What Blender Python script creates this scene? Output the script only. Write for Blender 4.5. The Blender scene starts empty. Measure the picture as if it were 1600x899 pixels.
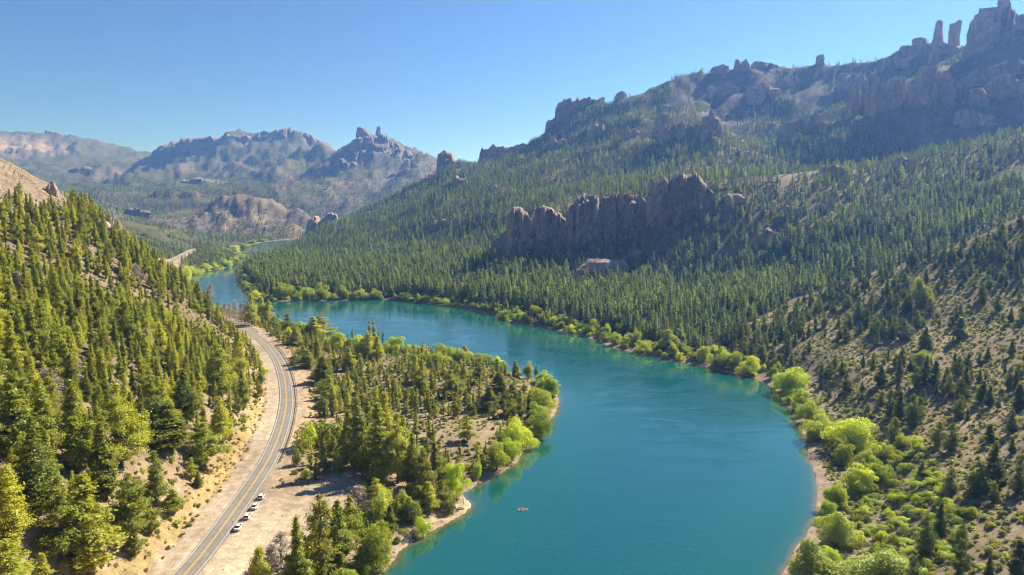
import bpy, bmesh, math, random
import numpy as np
from mathutils import Vector, Matrix, geometry

random.seed(7)
RNG = np.random.default_rng(11)
sc = bpy.context.scene
COL = sc.collection

# ------------------------------------------------------------------ camera
CAM_Z = 108.0
FPX = 1067.0                      # focal length in photo pixels (1600 px wide)
PITCH = math.atan(129.5 / FPX)
SP, CP = math.sin(PITCH), math.cos(PITCH)
cam_d = bpy.data.cameras.new('camera')
cam_d.sensor_width = 36.0
cam_d.lens = 36.0 * FPX / 1600.0
cam_d.clip_start = 1.0
cam_d.clip_end = 60000.0
cam = bpy.data.objects.new('camera', cam_d)
cam.location = (0, 0, CAM_Z)
cam.rotation_euler = (math.pi / 2 - PITCH, 0, 0)
COL.objects.link(cam)
sc.camera = cam

# ------------------------------------------------------------------ light
SUN_AZ = math.radians(50)         # to the right of the view direction
SUN_EL = math.radians(40)
w = bpy.data.worlds.new('World')
sc.world = w
w.use_nodes = True
nt = w.node_tree
bg = nt.nodes['Background']
sky = nt.nodes.new('ShaderNodeTexSky')
sky.sky_type = 'NISHITA'
sky.sun_disc = False
sky.sun_elevation = SUN_EL
sky.sun_rotation = SUN_AZ
sky.altitude = 3000
sky.air_density = 1.0
sky.dust_density = 0.6
sky.ozone_density = 10.0
nt.links.new(sky.outputs[0], bg.inputs[0])
bg.inputs[1].default_value = 0.066
sun_d = bpy.data.lights.new('sun', 'SUN')
sun_d.energy = 5.0
sun_d.angle = math.radians(0.53)
sun_d.color = (1.0, 0.93, 0.82)
sun = bpy.data.objects.new('sun', sun_d)
sdir = Vector((math.sin(SUN_AZ) * math.cos(SUN_EL), math.cos(SUN_AZ) * math.cos(SUN_EL), math.sin(SUN_EL)))
sun.rotation_euler = sdir.to_track_quat('Z', 'Y').to_euler()
sun.location = sdir * 3000
COL.objects.link(sun)
sc.view_settings.view_transform = 'Standard'
sc.view_settings.look = 'None'
sc.view_settings.exposure = 1.12
sc.view_settings.gamma = 1.0
sc.cycles.use_denoising = True
sc.cycles.denoising_prefilter = 'FAST'
sc.cycles.filter_width = 1.2
sc.cycles.sample_clamp_indirect = 4.0
sc.cycles.volume_bounces = 0
sc.cycles.max_bounces = 8
sc.cycles.transparent_max_bounces = 8
sc.cycles.diffuse_bounces = 3
sc.cycles.transmission_bounces = 4
HAZE = 0.00013
HAZE_COLOR = (0.17, 0.38, 1.0)

# ------------------------------------------------------------------ helpers: picture <-> place
def ray(px, py):
    v = 449.5 - py
    return np.array([px - 800.0, FPX * CP + v * SP, -FPX * SP + v * CP])

def D(px, py, Y):                  # the point seen at a pixel, at depth Y
    d = ray(px, py)
    return tuple(np.array([0, 0, CAM_Z]) + d * (Y / d[1]))

def G(px, py, z=0.0):              # the point seen at a pixel, at height z
    d = ray(px, py)
    return tuple(np.array([0, 0, CAM_Z]) + d * ((z - CAM_Z) / d[2]))

def P(px, Y, z):                   # azimuth of a pixel column, depth, height
    return ((px - 800.0) / (FPX * CP) * Y * 1.0, Y, z)

def project(x, y, z):
    dx, dy, dz = x, y, z - CAM_Z
    f = dy * CP - dz * SP
    u = dy * SP + dz * CP
    f = np.maximum(f, 1e-3)
    return 800.0 + FPX * dx / f, 449.5 - FPX * u / f

def hash2(ix, iy, seed):
    h = (ix.astype(np.int64) * 374761393 + iy.astype(np.int64) * 668265263 + seed * 1274126177) & 0xFFFFFFFF
    h = ((h ^ (h >> 13)) * 1274126177) & 0xFFFFFFFF
    h = (h ^ (h >> 16)) & 0xFFFFFF
    return h / float(0xFFFFFF)

def vnoise(x, y, seed=0):          # value noise, 0..1
    x = np.asarray(x, float); y = np.asarray(y, float)
    ix, iy = np.floor(x), np.floor(y)
    fx, fy = x - ix, y - iy
    fx = fx * fx * (3 - 2 * fx); fy = fy * fy * (3 - 2 * fy)
    a = hash2(ix, iy, seed); b = hash2(ix + 1, iy, seed)
    c = hash2(ix, iy + 1, seed); d = hash2(ix + 1, iy + 1, seed)
    return (a * (1 - fx) + b * fx) * (1 - fy) + (c * (1 - fx) + d * fx) * fy

def fbm(x, y, seed=0, octv=5, gain=0.5):   # -1..1
    s = 0.0; a = 1.0; t = 0.0
    ca, sa = math.cos(0.6), math.sin(0.6)
    for k in range(octv):
        s = s + a * (2 * vnoise(x, y, seed + k * 17) - 1); t += a
        x, y = (x * ca - y * sa) * 2.03 + 13.1, (x * sa + y * ca) * 2.03 + 7.7
        a *= gain
    return s / t

def ridged(x, y, seed=0, octv=5, gain=0.5):  # 0..1, sharp crests
    s = 0.0; a = 1.0; t = 0.0
    ca, sa = math.cos(0.5), math.sin(0.5)
    for k in range(octv):
        n = 1 - np.abs(2 * vnoise(x, y, seed + k * 31) - 1)
        s = s + a * n * n; t += a
        x, y = (x * ca - y * sa) * 2.07 + 3.1, (x * sa + y * ca) * 2.07 + 9.2
        a *= gain
    return s / t

def sstep(a, b, x):
    t = np.clip((x - a) / (b - a), 0, 1)
    return t * t * (3 - 2 * t)

def in_poly(px, py, poly):
    px = np.asarray(px, float); py = np.asarray(py, float)
    ins = np.zeros(px.shape, bool)
    n = len(poly)
    for i in range(n):
        x1, y1 = poly[i]; x2, y2 = poly[(i + 1) % n]
        if y1 == y2: continue
        c = ((y1 > py) != (y2 > py)) & (px < (x2 - x1) * (py - y1) / (y2 - y1) + x1)
        ins ^= c
    return ins

def seg_dist(x, y, pl):            # distance to a polyline, signed side (+ = left of travel), nearest parameter
    best = np.full(x.shape, 1e18); side = np.zeros(x.shape); idx = np.zeros(x.shape, int)
    for i in range(len(pl) - 1):
        ax, ay = pl[i][0], pl[i][1]; bx, by = pl[i + 1][0], pl[i + 1][1]
        dx, dy = bx - ax, by - ay
        L = dx * dx + dy * dy + 1e-9
        t = np.clip(((x - ax) * dx + (y - ay) * dy) / L, 0, 1)
        ex, ey = x - ax - t * dx, y - ay - t * dy
        d = ex * ex + ey * ey
        m = d < best
        best = np.where(m, d, best)
        side = np.where(m, np.sign(dx * ey - dy * ex), side)
        idx = np.where(m, i, idx)
    return np.sqrt(best), side, idx

def catmull(pts, step):
    pts = [np.array(p, float) for p in pts]
    out = []
    for i in range(len(pts) - 1):
        p0 = pts[max(i - 1, 0)]; p1 = pts[i]; p2 = pts[i + 1]; p3 = pts[min(i + 2, len(pts) - 1)]
        n = max(2, int(np.linalg.norm(p2 - p1) / step))
        for k in range(n):
            t = k / n
            out.append(0.5 * ((2 * p1) + (-p0 + p2) * t + (2 * p0 - 5 * p1 + 4 * p2 - p3) * t * t + (-p0 + 3 * p1 - 3 * p2 + p3) * t ** 3))
    out.append(pts[-1])
    return np.array(out)

# ------------------------------------------------------------------ helpers: objects
def mesh_np(name, verts, faces, mats, smooth=False, mat_idx=None):
    """faces: (n,3) or (n,4) array, or list of such arrays"""
    me = bpy.data.meshes.new(name)
    verts = np.asarray(verts, np.float32)
    fl = faces if isinstance(faces, list) else [faces]
    fl = [np.asarray(f, np.int32) for f in fl if len(f)]
    me.vertices.add(len(verts)); me.vertices.foreach_set('co', verts.ravel())
    nl = sum(f.size for f in fl); nf = sum(len(f) for f in fl)
    me.loops.add(nl); me.polygons.add(nf)
    me.loops.foreach_set('vertex_index', np.concatenate([f.ravel() for f in fl]))
    tot = np.concatenate([np.full(len(f), f.shape[1], np.int32) for f in fl])
    st = np.concatenate([[0], np.cumsum(tot)[:-1]]).astype(np.int32)
    me.polygons.foreach_set('loop_start', st)
    if mat_idx is not None:
        me.polygons.foreach_set('material_index', np.asarray(mat_idx, np.int32))
    me.polygons.foreach_set('use_smooth', np.full(nf, smooth, bool))
    for m in (mats if isinstance(mats, (list, tuple)) else [mats]):
        me.materials.append(m)
    me.update(calc_edges=True)
    me.validate()
    return me

def link(name, me, parent=None, loc=(0, 0, 0), rot=(0, 0, 0), scale=(1, 1, 1)):
    o = bpy.data.objects.new(name, me)
    COL.objects.link(o)
    o.location = loc; o.rotation_euler = rot; o.scale = scale
    if parent is not None: o.parent = parent
    return o

def tag(o, label=None, cat=None, group=None, kind=None):
    if label: o['label'] = label
    if cat: o['category'] = cat
    if group: o['group'] = group
    if kind: o['kind'] = kind
    return o

# ------------------------------------------------------------------ materials
def new_mat(name):
    m = bpy.data.materials.new(name); m.use_nodes = True
    t = m.node_tree
    for n in list(t.nodes): t.nodes.remove(n)
    out = t.nodes.new('ShaderNodeOutputMaterial')
    return m, t, out

class NB:
    """small node builder"""
    def __init__(s, t): s.t = t
    def n(s, typ, **kw):
        nd = s.t.nodes.new(typ)
        for k, v in kw.items(): setattr(nd, k, v)
        return nd
    def set(s, sock, v):
        if hasattr(v, 'is_linked') or isinstance(v, bpy.types.NodeSocket): s.t.links.new(v, sock)
        else:
            if isinstance(v, tuple) and len(v) == 3 and sock.type == 'RGBA': v = (*v, 1)
            sock.default_value = v
    def noise(s, vec, scale, detail=4, rough=0.55, dist=0.0):
        nd = s.n('ShaderNodeTexNoise'); s.set(nd.inputs['Vector'], vec)
        nd.inputs['Scale'].default_value = scale; nd.inputs['Detail'].default_value = detail
        nd.inputs['Roughness'].default_value = rough; nd.inputs['Distortion'].default_value = dist
        return nd.outputs['Fac']
    def ramp(s, fac, a, b, va=0.0, vb=1.0):
        nd = s.n('ShaderNodeMapRange'); nd.interpolation_type = 'SMOOTHSTEP'
        s.set(nd.inputs['Value'], fac)
        nd.inputs['From Min'].default_value = a; nd.inputs['From Max'].default_value = b
        nd.inputs['To Min'].default_value = va; nd.inputs['To Max'].default_value = vb
        return nd.outputs['Result']
    def mix(s, fac, a, b, blend='MIX'):
        nd = s.n('ShaderNodeMix', data_type='RGBA', blend_type=blend)
        s.set(nd.inputs[0], fac); s.set(nd.inputs[6], a); s.set(nd.inputs[7], b)
        return nd.outputs[2]
    def math(s, op, a, b=0.0):
        nd = s.n('ShaderNodeMath', operation=op); s.set(nd.inputs[0], a); s.set(nd.inputs[1], b)
        return nd.outputs[0]
    def attr(s, name):
        return s.n('ShaderNodeAttribute', attribute_name=name)
    def bsdf(s, out, color, rough=0.9, spec=0.1, normal=None):
        b = s.n('ShaderNodeBsdfPrincipled'); s.set(b.inputs['Base Color'], color); s.set(b.inputs['Roughness'], rough)
        b.inputs['Specular IOR Level'].default_value = spec
        if normal is not None: s.t.links.new(normal, b.inputs['Normal'])
        s.t.links.new(b.outputs[0], out.inputs['Surface'])
        return b
    def bump(s, h, strength=0.5, dist=0.3):
        nd = s.n('ShaderNodeBump'); s.set(nd.inputs['Height'], h)
        nd.inputs['Strength'].default_value = strength; nd.inputs['Distance'].default_value = dist
        return nd.outputs[0]

def plain_mat(name, color, rough=0.6, spec=0.3, metal=0.0, var=0.15, scale=3.0):
    m, t, out = new_mat(name); b = NB(t)
    pos = b.n('ShaderNodeTexCoord').outputs['Object']
    f = b.noise(pos, scale, 3)
    c = b.mix(f, tuple(x * (1 - var) for x in color), tuple(min(1, x * (1 + var)) for x in color))
    p = b.bsdf(out, c, rough, spec); p.inputs['Metallic'].default_value = metal
    return m

def leaf_mat(name, c_a, c_b, trans=0.35, c_t=None, hue_var=0.3, scatter=0.45):
    """foliage: per-leaf and per-plant colour variation, some light passing through"""
    m, t, out = new_mat(name); b = NB(t)
    v = b.attr('leaf').outputs['Fac']
    oi = b.n('ShaderNodeObjectInfo').outputs['Random']
    f = b.math('ADD', b.math('MULTIPLY', v, scatter), b.math('MULTIPLY', oi, 1.0 - scatter))
    c = b.mix(f, c_a, c_b)
    ran2 = b.math('FRACT', b.math('MULTIPLY', oi, 7.31))
    gain = b.ramp(ran2, 0.0, 1.0, 1 - hue_var, 1 + hue_var)
    c = b.mix(1.0, c, gain, 'MULTIPLY')
    d = b.n('ShaderNodeBsdfDiffuse'); t.links.new(c, d.inputs[0])
    tr = b.n('ShaderNodeBsdfTranslucent')
    ct = b.mix(1.0, c, c_t or (1.35, 1.25, 0.6), 'MULTIPLY'); t.links.new(ct, tr.inputs[0])
    mx = b.n('ShaderNodeMixShader'); mx.inputs[0].default_value = trans
    t.links.new(d.outputs[0], mx.inputs[1]); t.links.new(tr.outputs[0], mx.inputs[2])
    g = b.n('ShaderNodeBsdfGlossy'); g.inputs['Roughness'].default_value = 0.45; g.inputs[0].default_value = (0.8, 0.9, 0.8, 1)
    mx2 = b.n('ShaderNodeMixShader'); mx2.inputs[0].default_value = 0.025
    t.links.new(mx.outputs[0], mx2.inputs[1]); t.links.new(g.outputs[0], mx2.inputs[2])
    t.links.new(mx2.outputs[0], out.inputs['Surface'])
    return m

def make_ground_mat():
    m, t, out = new_mat('ground'); b = NB(t)
    pos = b.n('ShaderNodeNewGeometry').outputs['Position']
    nrm = b.n('ShaderNodeNewGeometry').outputs['Normal']
    nz = b.n('ShaderNodeSeparateXYZ'); t.links.new(nrm, nz.inputs[0])
    col = b.attr('Col').outputs['Color']
    scrub = b.attr('scrub').outputs['Fac']
    rockm = b.attr('rock').outputs['Fac']
    far = b.attr('far').outputs['Fac']
    # broad and fine tone variation
    n1 = b.noise(pos, 0.02, 5, 0.6); n2 = b.noise(pos, 0.35, 4, 0.6); n3 = b.noise(pos, 1.8, 3, 0.6)
    v = b.math('MULTIPLY', b.ramp(n1, 0.25, 0.75, 0.72, 1.3), b.ramp(n2, 0.25, 0.75, 0.75, 1.28))
    v = b.math('MULTIPLY', v, b.ramp(n3, 0.25, 0.75, 0.8, 1.22))
    c = b.mix(1.0, col, v, 'MULTIPLY')
    wv = b.n('ShaderNodeTexWave'); wv.inputs['Scale'].default_value = 0.045; wv.inputs['Distortion'].default_value = 9.0; wv.inputs['Detail'].default_value = 4.0; wv.inputs['Detail Scale'].default_value = 0.6; t.links.new(pos, wv.inputs['Vector'])
    c = b.mix(b.math('MULTIPLY', b.ramp(wv.outputs['Fac'], 0.55, 0.95), b.ramp(far, 0.0, 0.3, 0.15, 0.0)), c, (0.15, 0.115, 0.08))
    # dry grass tufts near, low scrub farther off
    tuft = b.noise(pos, 0.7, 3, 0.65, 0.4)
    tuftf = b.noise(pos, 0.06, 6, 0.72, 0.6)
    th = b.math('SUBTRACT', 0.78, b.math('MULTIPLY', scrub, 0.5))
    k = b.math('SUBTRACT', tuft, th); kf = b.math('SUBTRACT', tuftf, th)
    kk = b.n('ShaderNodeMix', data_type='FLOAT'); b.set(kk.inputs[0], far); b.set(kk.inputs[2], k); b.set(kk.inputs[3], kf)
    sm = b.ramp(kk.outputs[0], 0.0, 0.06)
    sc_col = b.mix(n2, (0.045, 0.058, 0.025), (0.115, 0.115, 0.05))
    c = b.mix(b.math('MULTIPLY', sm, 0.9), c, sc_col)
    # bare rock where it is steep
    mp = b.n('ShaderNodeMapping'); mp.inputs['Scale'].default_value = (1, 1, 0.22); t.links.new(pos, mp.inputs[0])
    r1 = b.noise(mp.outputs[0], 0.09, 6, 0.68, 0.5); r2 = b.noise(pos, 0.03, 5, 0.6)
    rc = b.mix(b.ramp(r1, 0.3, 0.7), (0.085, 0.074, 0.072), (0.18, 0.152, 0.142))
    rc = b.mix(b.ramp(r2, 0.45, 0.7, 0, 0.5), rc, (0.25, 0.19, 0.135))
    steep = b.ramp(b.math('ADD', nz.outputs[2], b.math('MULTIPLY', b.math('SUBTRACT', r2, 0.5), 0.35)), 0.60, 0.74, 1.0, 0.0)
    rk = b.math('MAXIMUM', b.math('MULTIPLY', steep, b.ramp(far, 0, 1, 0.0, 1.0)), rockm)
    c = b.mix(rk, c, rc)
    h = b.math('ADD', b.math('MULTIPLY', n2, 0.6), b.math('MULTIPLY', n3, 0.3))
    hb = b.bump(h, 0.55, 0.5)
    bb = b.n('ShaderNodeBump'); b.set(bb.inputs['Height'], b.math('MULTIPLY', r1, rk)); bb.inputs['Strength'].default_value = 0.8
    bb.inputs['Distance'].default_value = 4.0; t.links.new(hb, bb.inputs['Normal'])
    b.bsdf(out, c, 0.95, 0.05, bb.outputs[0])
    return m

def make_rock_mat(name='rock', a=(0.29, 0.215, 0.185), c2=(0.48, 0.365, 0.31), warm=(0.45, 0.31, 0.21), scale=1.0, streak=0.6):
    m, t, out = new_mat(name); b = NB(t)
    pos = b.n('ShaderNodeNewGeometry').outputs['Position']
    mp = b.n('ShaderNodeMapping'); mp.inputs['Scale'].default_value = (1, 1, 0.16); t.links.new(pos, mp.inputs[0])
    r1 = b.noise(mp.outputs[0], 0.16 * scale, 7, 0.7, 0.6); r2 = b.noise(pos, 0.045 * scale, 5, 0.6); r3 = b.noise(pos, 0.9 * scale, 4, 0.6)
    c = b.mix(b.ramp(r1, 0.32, 0.68), a, c2)
    c = b.mix(b.ramp(r2, 0.5, 0.75, 0, 0.55), c, warm)
    c = b.mix(1.0, c, b.ramp(r3, 0.2, 0.8, 0.75, 1.25), 'MULTIPLY')
    mp2 = b.n('ShaderNodeMapping'); mp2.inputs['Scale'].default_value = (1, 1, 0.06); t.links.new(pos, mp2.inputs[0])
    r4 = b.noise(mp2.outputs[0], 0.30 * scale, 5, 0.7, 0.3)
    c = b.mix(b.ramp(r4, 0.52, 0.64, 0.0, streak), c, (0.10, 0.078, 0.072))
    vo = b.n('ShaderNodeTexVoronoi', feature='DISTANCE_TO_EDGE'); t.links.new(mp.outputs[0], vo.inputs['Vector']); vo.inputs['Scale'].default_value = 0.22 * scale
    ck = b.ramp(vo.outputs['Distance'], 0.0, 0.12)
    h = b.math('ADD', b.math('ADD', b.math('MULTIPLY', r1, 1.0), b.math('MULTIPLY', ck, 0.5)), b.math('MULTIPLY', r3, 0.35))
    b.bsdf(out, c, 0.92, 0.1, b.bump(h, 0.9, 2.0 / scale))
    return m

M = {}
M['ground'] = make_ground_mat()
M['rock'] = make_rock_mat()
M['rock_dark'] = make_rock_mat('rock_dark', (0.13, 0.132, 0.138), (0.22, 0.222, 0.23), (0.17, 0.17, 0.175), 1.5, 0.3)
M['rock_far'] = make_rock_mat('rock_far', (0.17, 0.135, 0.125), (0.31, 0.245, 0.215), (0.32, 0.24, 0.18), 0.25)
M['rock_tan'] = make_rock_mat('rock_tan', (0.19, 0.15, 0.11), (0.35, 0.275, 0.19), (0.33, 0.24, 0.15), 1.4, 0.25)
M['bark'] = plain_mat('bark', (0.12, 0.09, 0.065), 0.9, 0.1, var=0.3)
M['bark_grey'] = plain_mat('bark_grey', (0.42, 0.36, 0.32), 0.9, 0.1, var=0.3)

# ------------------------------------------------------------------ the land: river, road, height field
WEST = [(430, 1350), (500, 1100), (560, 960), (600, 899), (622, 865), (650, 845), (690, 822), (725, 802), (736, 790), (724, 772), (745, 757), (775, 745),
        (800, 728), (832, 690), (850, 668), (866, 650), (873, 632), (870, 615), (845, 598), (800, 583), (750, 571), (700, 561), (650, 553),
        (600, 546), (560, 541), (520, 534), (480, 523), (450, 512), (420, 505), (380, 498), (345, 488), (312, 472), (296, 455), (294, 440),
        (300, 430), (322, 424), (350, 420), (363, 415), (374, 404), (376, 396), (374, 389), (388, 384), (408, 379.5), (432, 376), (470, 373), (520, 371)]
EAST = [(1120, 1350), (1170, 1100), (1200, 960), (1220, 899), (1235, 870), (1262, 835), (1278, 800), (1275, 750), (1262, 700), (1250, 670), (1235, 640),
        (1210, 608), (1180, 591), (1100, 573), (1040, 562), (960, 545), (930, 531), (860, 514), (800, 504), (770, 492), (700, 478.5), (620, 469),
        (560, 468.5), (470, 472), (392, 470), (386, 460), (377, 447), (366, 432), (373, 421), (387, 411), (398, 403), (420, 395), (436, 389), (445, 383),
        (475, 377.5), (522, 374)]
west_w = [G(*p) for p in WEST]
east_w = [G(*p) for p in EAST]
river = [(p[0], p[1]) for p in west_w] + [(p[0], p[1]) for p in reversed(east_w)]
river_loop = river + [river[0]]

ROAD_Z = 9.0
ROAD = [(60, 1200), (200, 985), (287, 899), (340, 834), (406, 740), (428, 700), (442, 660), (447.5, 625), (444, 590), (433, 560), (415, 537), (392, 520), (365, 505),
        (338, 492), (310, 478), (282, 455), (263, 432), (262, 420), (269, 408), (283, 400), (296, 394), (306, 390)]
road = catmull([G(*p, ROAD_Z) for p in ROAD], 4.0)
def offset_line(pl, off):          # + = right of travel
    d = np.gradient(pl[:, :2], axis=0); d /= np.linalg.norm(d, axis=1)[:, None] + 1e-9
    o = pl.copy(); o[:, 0] += d[:, 1] * off; o[:, 1] -= d[:, 0] * off
    return o

LINES = []
def line(*pts): LINES.append([tuple(p) for p in pts])
# river banks (bed is carved below)
line(*[(p[0], p[1], 0.6) for p in west_w]); line(*[(p[0], p[1], 0.6) for p in east_w])
# road bench
def thin(pl, step): return [tuple(q) for q in pl[::step]]
line(*thin(road, 6))
rl = offset_line(road, -9.0); line(*thin(rl, 6))
rl2 = offset_line(road, -17.0); rl2[:, 2] = np.where(road[:, 1] < 560, 13.5, 10.5); line(*thin(rl2, 8))
rr = offset_line(road, 10.0); rr[:, 2] = 8.6; line(*thin(rr[road[:, 1] < 640], 6))
# left hillside
line(D(-520, 60, 350), D(-400, 90, 380), D(-150, 190, 430), D(0, 246, 470), D(40, 265, 480), D(85, 297, 495), D(130, 335, 510), D(190, 374, 545), D(260, 434, 585), D(300, 470, 612))
for q in [P(-520, 560, 175), P(-400, 600, 170), P(-150, 620, 120), P(0, 640, 78), P(100, 680, 50), P(200, 720, 20), P(250, 730, 12),
          P(-520, 120, 95), P(-300, 110, 60), P(-200, 75, 40), P(-520, 60, 50), P(-520, 240, 140), P(-200, 60, 22), P(-300, 1000, 190), P(-100, 950, 110), P(60, 950, 52), P(180, 960, 20)]:
    line(q)
# mid left distance and valley floor
for q in [D(-300, 240, 1500), D(0, 318, 1600), D(100, 332, 1650), D(150, 350, 1550), D(200, 384, 1250), D(240, 398, 1150), D(300, 373, 1950), D(250, 361, 2100),
          D(200, 346, 2200), D(215, 372, 1500), D(330, 388, 1550), D(290, 384, 1700), G(345, 405, 5), G(330, 412, 4), G(355, 398, 5)]:
    line(q)
# bald hill and lower slopes beyond
line(D(290, 362, 2250), D(350, 370, 2150), D(420, 372, 2150), D(470, 369, 2200), D(515, 364, 2300))
line(D(280, 350, 2500), D(318, 330, 2450), D(348, 313, 2450), D(385, 307, 2500), D(420, 313, 2520), D(450, 328, 2500), D(470, 342, 2550))
line(D(390, 307, 2500), D(395, 340, 2350), D(420, 371, 2160))
line(D(470, 335, 2800), D(492, 312, 2850), D(515, 318, 2850), D(545, 340, 2700))
for q in [D(330, 325, 2750), D(420, 320, 2800), D(250, 338, 2600)]: line(q)
line(D(180, 322, 2900), D(250, 306, 3100), D(350, 297, 3150), D(450, 290, 3100), D(520, 300, 3000))
# left skyline plateau
line(D(-500, 190, 6500), D(-200, 195, 6500), D(0, 206, 6500), D(40, 206, 6500), D(100, 212, 6400), D(180, 229, 6300), D(237, 241, 6200), D(300, 250, 6300))
for q in [D(50, 250, 5400), D(150, 255, 5300), D(-100, 250, 5000), D(100, 288, 4300), D(0, 300, 3300), D(-200, 260, 3300), D(150, 300, 3600), D(195, 272, 5400), D(190, 290, 4500), D(-500, 200, 4000), D(-500, 200, 2500)]:
    line(q)
# table mountain
line(D(225, 252, 5100), D(245, 234, 5000), D(330, 220, 5000), D(400, 212, 5000), D(450, 205, 5050), D(485, 212, 5100), D(520, 236, 5100), D(560, 250, 5200))
line(D(250, 258, 4750), D(320, 250, 4650), D(390, 240, 4600), D(450, 236, 4700))
line(D(330, 250, 4650), D(270, 268, 4300), D(205, 292, 3800))
line(D(430, 240, 4600), D(400, 262, 4200), D(340, 280, 3800), D(270, 300, 3300))
line(D(310, 275, 4300), D(250, 292, 3700))
# twin peaked mountain
line(D(430, 280, 4000), D(480, 261, 3900), D(520, 240, 3850), D(550, 222, 3800), D(600, 214, 3800), D(640, 232, 3800), D(680, 246, 3800), D(720, 262, 3700), D(800, 290, 3600), D(900, 290, 3600))
line(D(590, 216, 3780), D(580, 262, 3400), D(560, 290, 3100), D(530, 318, 2850))
line(D(645, 236, 3780), D(650, 270, 3350), D(610, 302, 2950), D(560, 338, 2600))
line(D(480, 264, 3850), D(470, 290, 3400))
line(D(620, 268, 3500), D(590, 300, 3100))
# right-hand mountain skyline
line(D(445, 384, 1780), D(480, 366, 1950), D(540, 339, 2050), D(600, 313, 2050), D(650, 291, 2000), D(685, 276, 1980), D(740, 251, 1950), D(800, 238, 1900), D(850, 214, 1880),
     D(920, 166, 1850), D(980, 146, 1800), D(1040, 133, 1750), D(1100, 117, 1720), D(1150, 108, 1700), D(1210, 105, 1680), D(1290, 104, 1620), D(1380, 99, 1550), D(1440, 84, 1450),
     D(1520, 84, 1350), D(1560, 58, 1300), D(1600, 48, 1250), D(1700, 20, 1200), D(1850, -20, 1150), D(2150, -60, 1100))
for px, Y, z in [(445, 2050, -2), (540, 2350, 20), (650, 2400, 80), (740, 2400, 110), (850, 2400, 180), (980, 2300, 260), (1100, 2250, 300), (1290, 2150, 320), (1440, 1900, 300), (1600, 1700, 320), (1850, 1600, 350), (2150, 1500, 350),
                 (700, 3000, 150), (900, 2900, 200), (1100, 4500, 250), (1500, 4500, 250), (2100, 4500, 250)]:
    line(P(px, Y, z))
# spur with the pale streak, gully behind it
line(D(480, 392, 1500), D(560, 386, 1350), D(650, 379, 1250), D(740, 371, 1150))
line(D(520, 372, 1500), D(590, 348, 1550), D(650, 331, 1500), D(700, 311, 1480), D(750, 294, 1450), D(790, 291, 1400), D(850, 266, 1450), D(900, 231, 1550), D(940, 192, 1700))
line(D(560, 350, 1850), D(600, 331, 1800), D(680, 301, 1750), D(760, 270, 1720), D(830, 240, 1750))
for q in [D(900, 290, 1250), D(1000, 280, 1250), D(1000, 240, 1350), D(1100, 250, 1250), D(1100, 200, 1450), D(1000, 190, 1550), D(1040, 160, 1650), D(1140, 268, 1180), D(1180, 230, 1350), D(1200, 180, 1500),
          D(1280, 150, 1500), D(850, 310, 1150), D(800, 330, 1150), D(740, 345, 1200)]: line(q)
# rib between the two hollows
line(D(1120, 150, 1640), D(1090, 190, 1420), D(1120, 240, 1200))
# cliff step in the middle of the forest
line(D(760, 412, 900), D(800, 400, 900), D(870, 387, 900), D(940, 374, 890), D(1000, 357, 880), D(1080, 332, 870), D(1125, 318, 855))
line(D(765, 400, 925), D(800, 345, 925), D(870, 338, 925), D(940, 312, 915), D(1000, 308, 905), D(1080, 284, 895), D(1120, 292, 880))
for q in [D(870, 322, 1060), D(1000, 292, 1060), D(1090, 280, 1000), D(770, 380, 1020)]: line(q)
# bare topped ridge
line(D(1120, 292, 880), D(1180, 281, 920), D(1240, 269, 930), D(1300, 261, 930), D(1360, 261, 920), D(1430, 247, 920), D(1500, 230, 920), D(1600, 197, 930), D(1750, 160, 950), D(2150, 100, 950))
for px, Y, z in [(1200, 1060, 138), (1300, 1080, 138), (1450, 1060, 150), (1600, 1040, 190), (1800, 1040, 235), (2150, 1030, 290)]: line(P(px, Y, z))
line(D(1225, 242, 1250), D(1312, 209, 1200), D(1370, 174, 1200), D(1425, 137, 1220), D(1480, 112, 1300))
for q in [D(1500, 180, 1120), D(1600, 150, 1100), D(1600, 100, 1180), D(1480, 205, 1080), D(1250, 190, 1400), D(1350, 150, 1420), D(1300, 130, 1550)]: line(q)
# forested slope in front of it
for q in [D(900, 450, 760), D(1000, 450, 760), D(1000, 400, 830), D(1100, 450, 740), D(1100, 380, 800), D(1200, 440, 720), D(1200, 350, 800), D(1300, 400, 700), D(1300, 320, 820), D(1400, 380, 680), D(1400, 320, 800),
          D(1500, 350, 700), D(1500, 290, 800), D(1600, 300, 720), D(1600, 250, 830), D(1900, 220, 720), D(1500, 250, 870), D(1300, 280, 890),
          G(450, 440, 4), G(560, 440, 6), G(700, 450, 8), G(600, 410, 12), G(480, 405, 6), G(720, 420, 18), G(800, 450, 12), G(1000, 505, 6), G(1100, 525, 8), G(1200, 525, 14), G(860, 480, 8)]: line(q)
# near shrub slope and its crest
line(D(1230, 478, 560), D(1300, 450, 560), D(1400, 414, 540), D(1500, 381, 520), D(1600, 334, 500), D(1750, 280, 480), D(2150, 200, 400))
for px, Y, z in [(1300, 625, 34), (1400, 605, 51), (1500, 600, 69), (1600, 600, 95), (1900, 580, 130)]: line(P(px, Y, z))
for px, Y, z in [(1400, 300, 11), (1500, 300, 20), (1600, 300, 31), (1400, 400, 24), (1500, 400, 37), (1600, 400, 55), (1600, 200, 20), (1400, 200, 8), (1500, 200, 14), (1320, 350, 11), (1250, 430, 13),
                 (1300, 480, 26), (1750, 300, 52), (1900, 400, 100), (1600, 150, 15)]: line(P(px, Y, z))
for px, Y, z in [(1500, 110, 7), (1800, 120, 22), (2150, 120, 36), (2150, 250, 85), (1500, 60, 2), (2150, 60, 20)]: line(P(px, Y, z))
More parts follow.
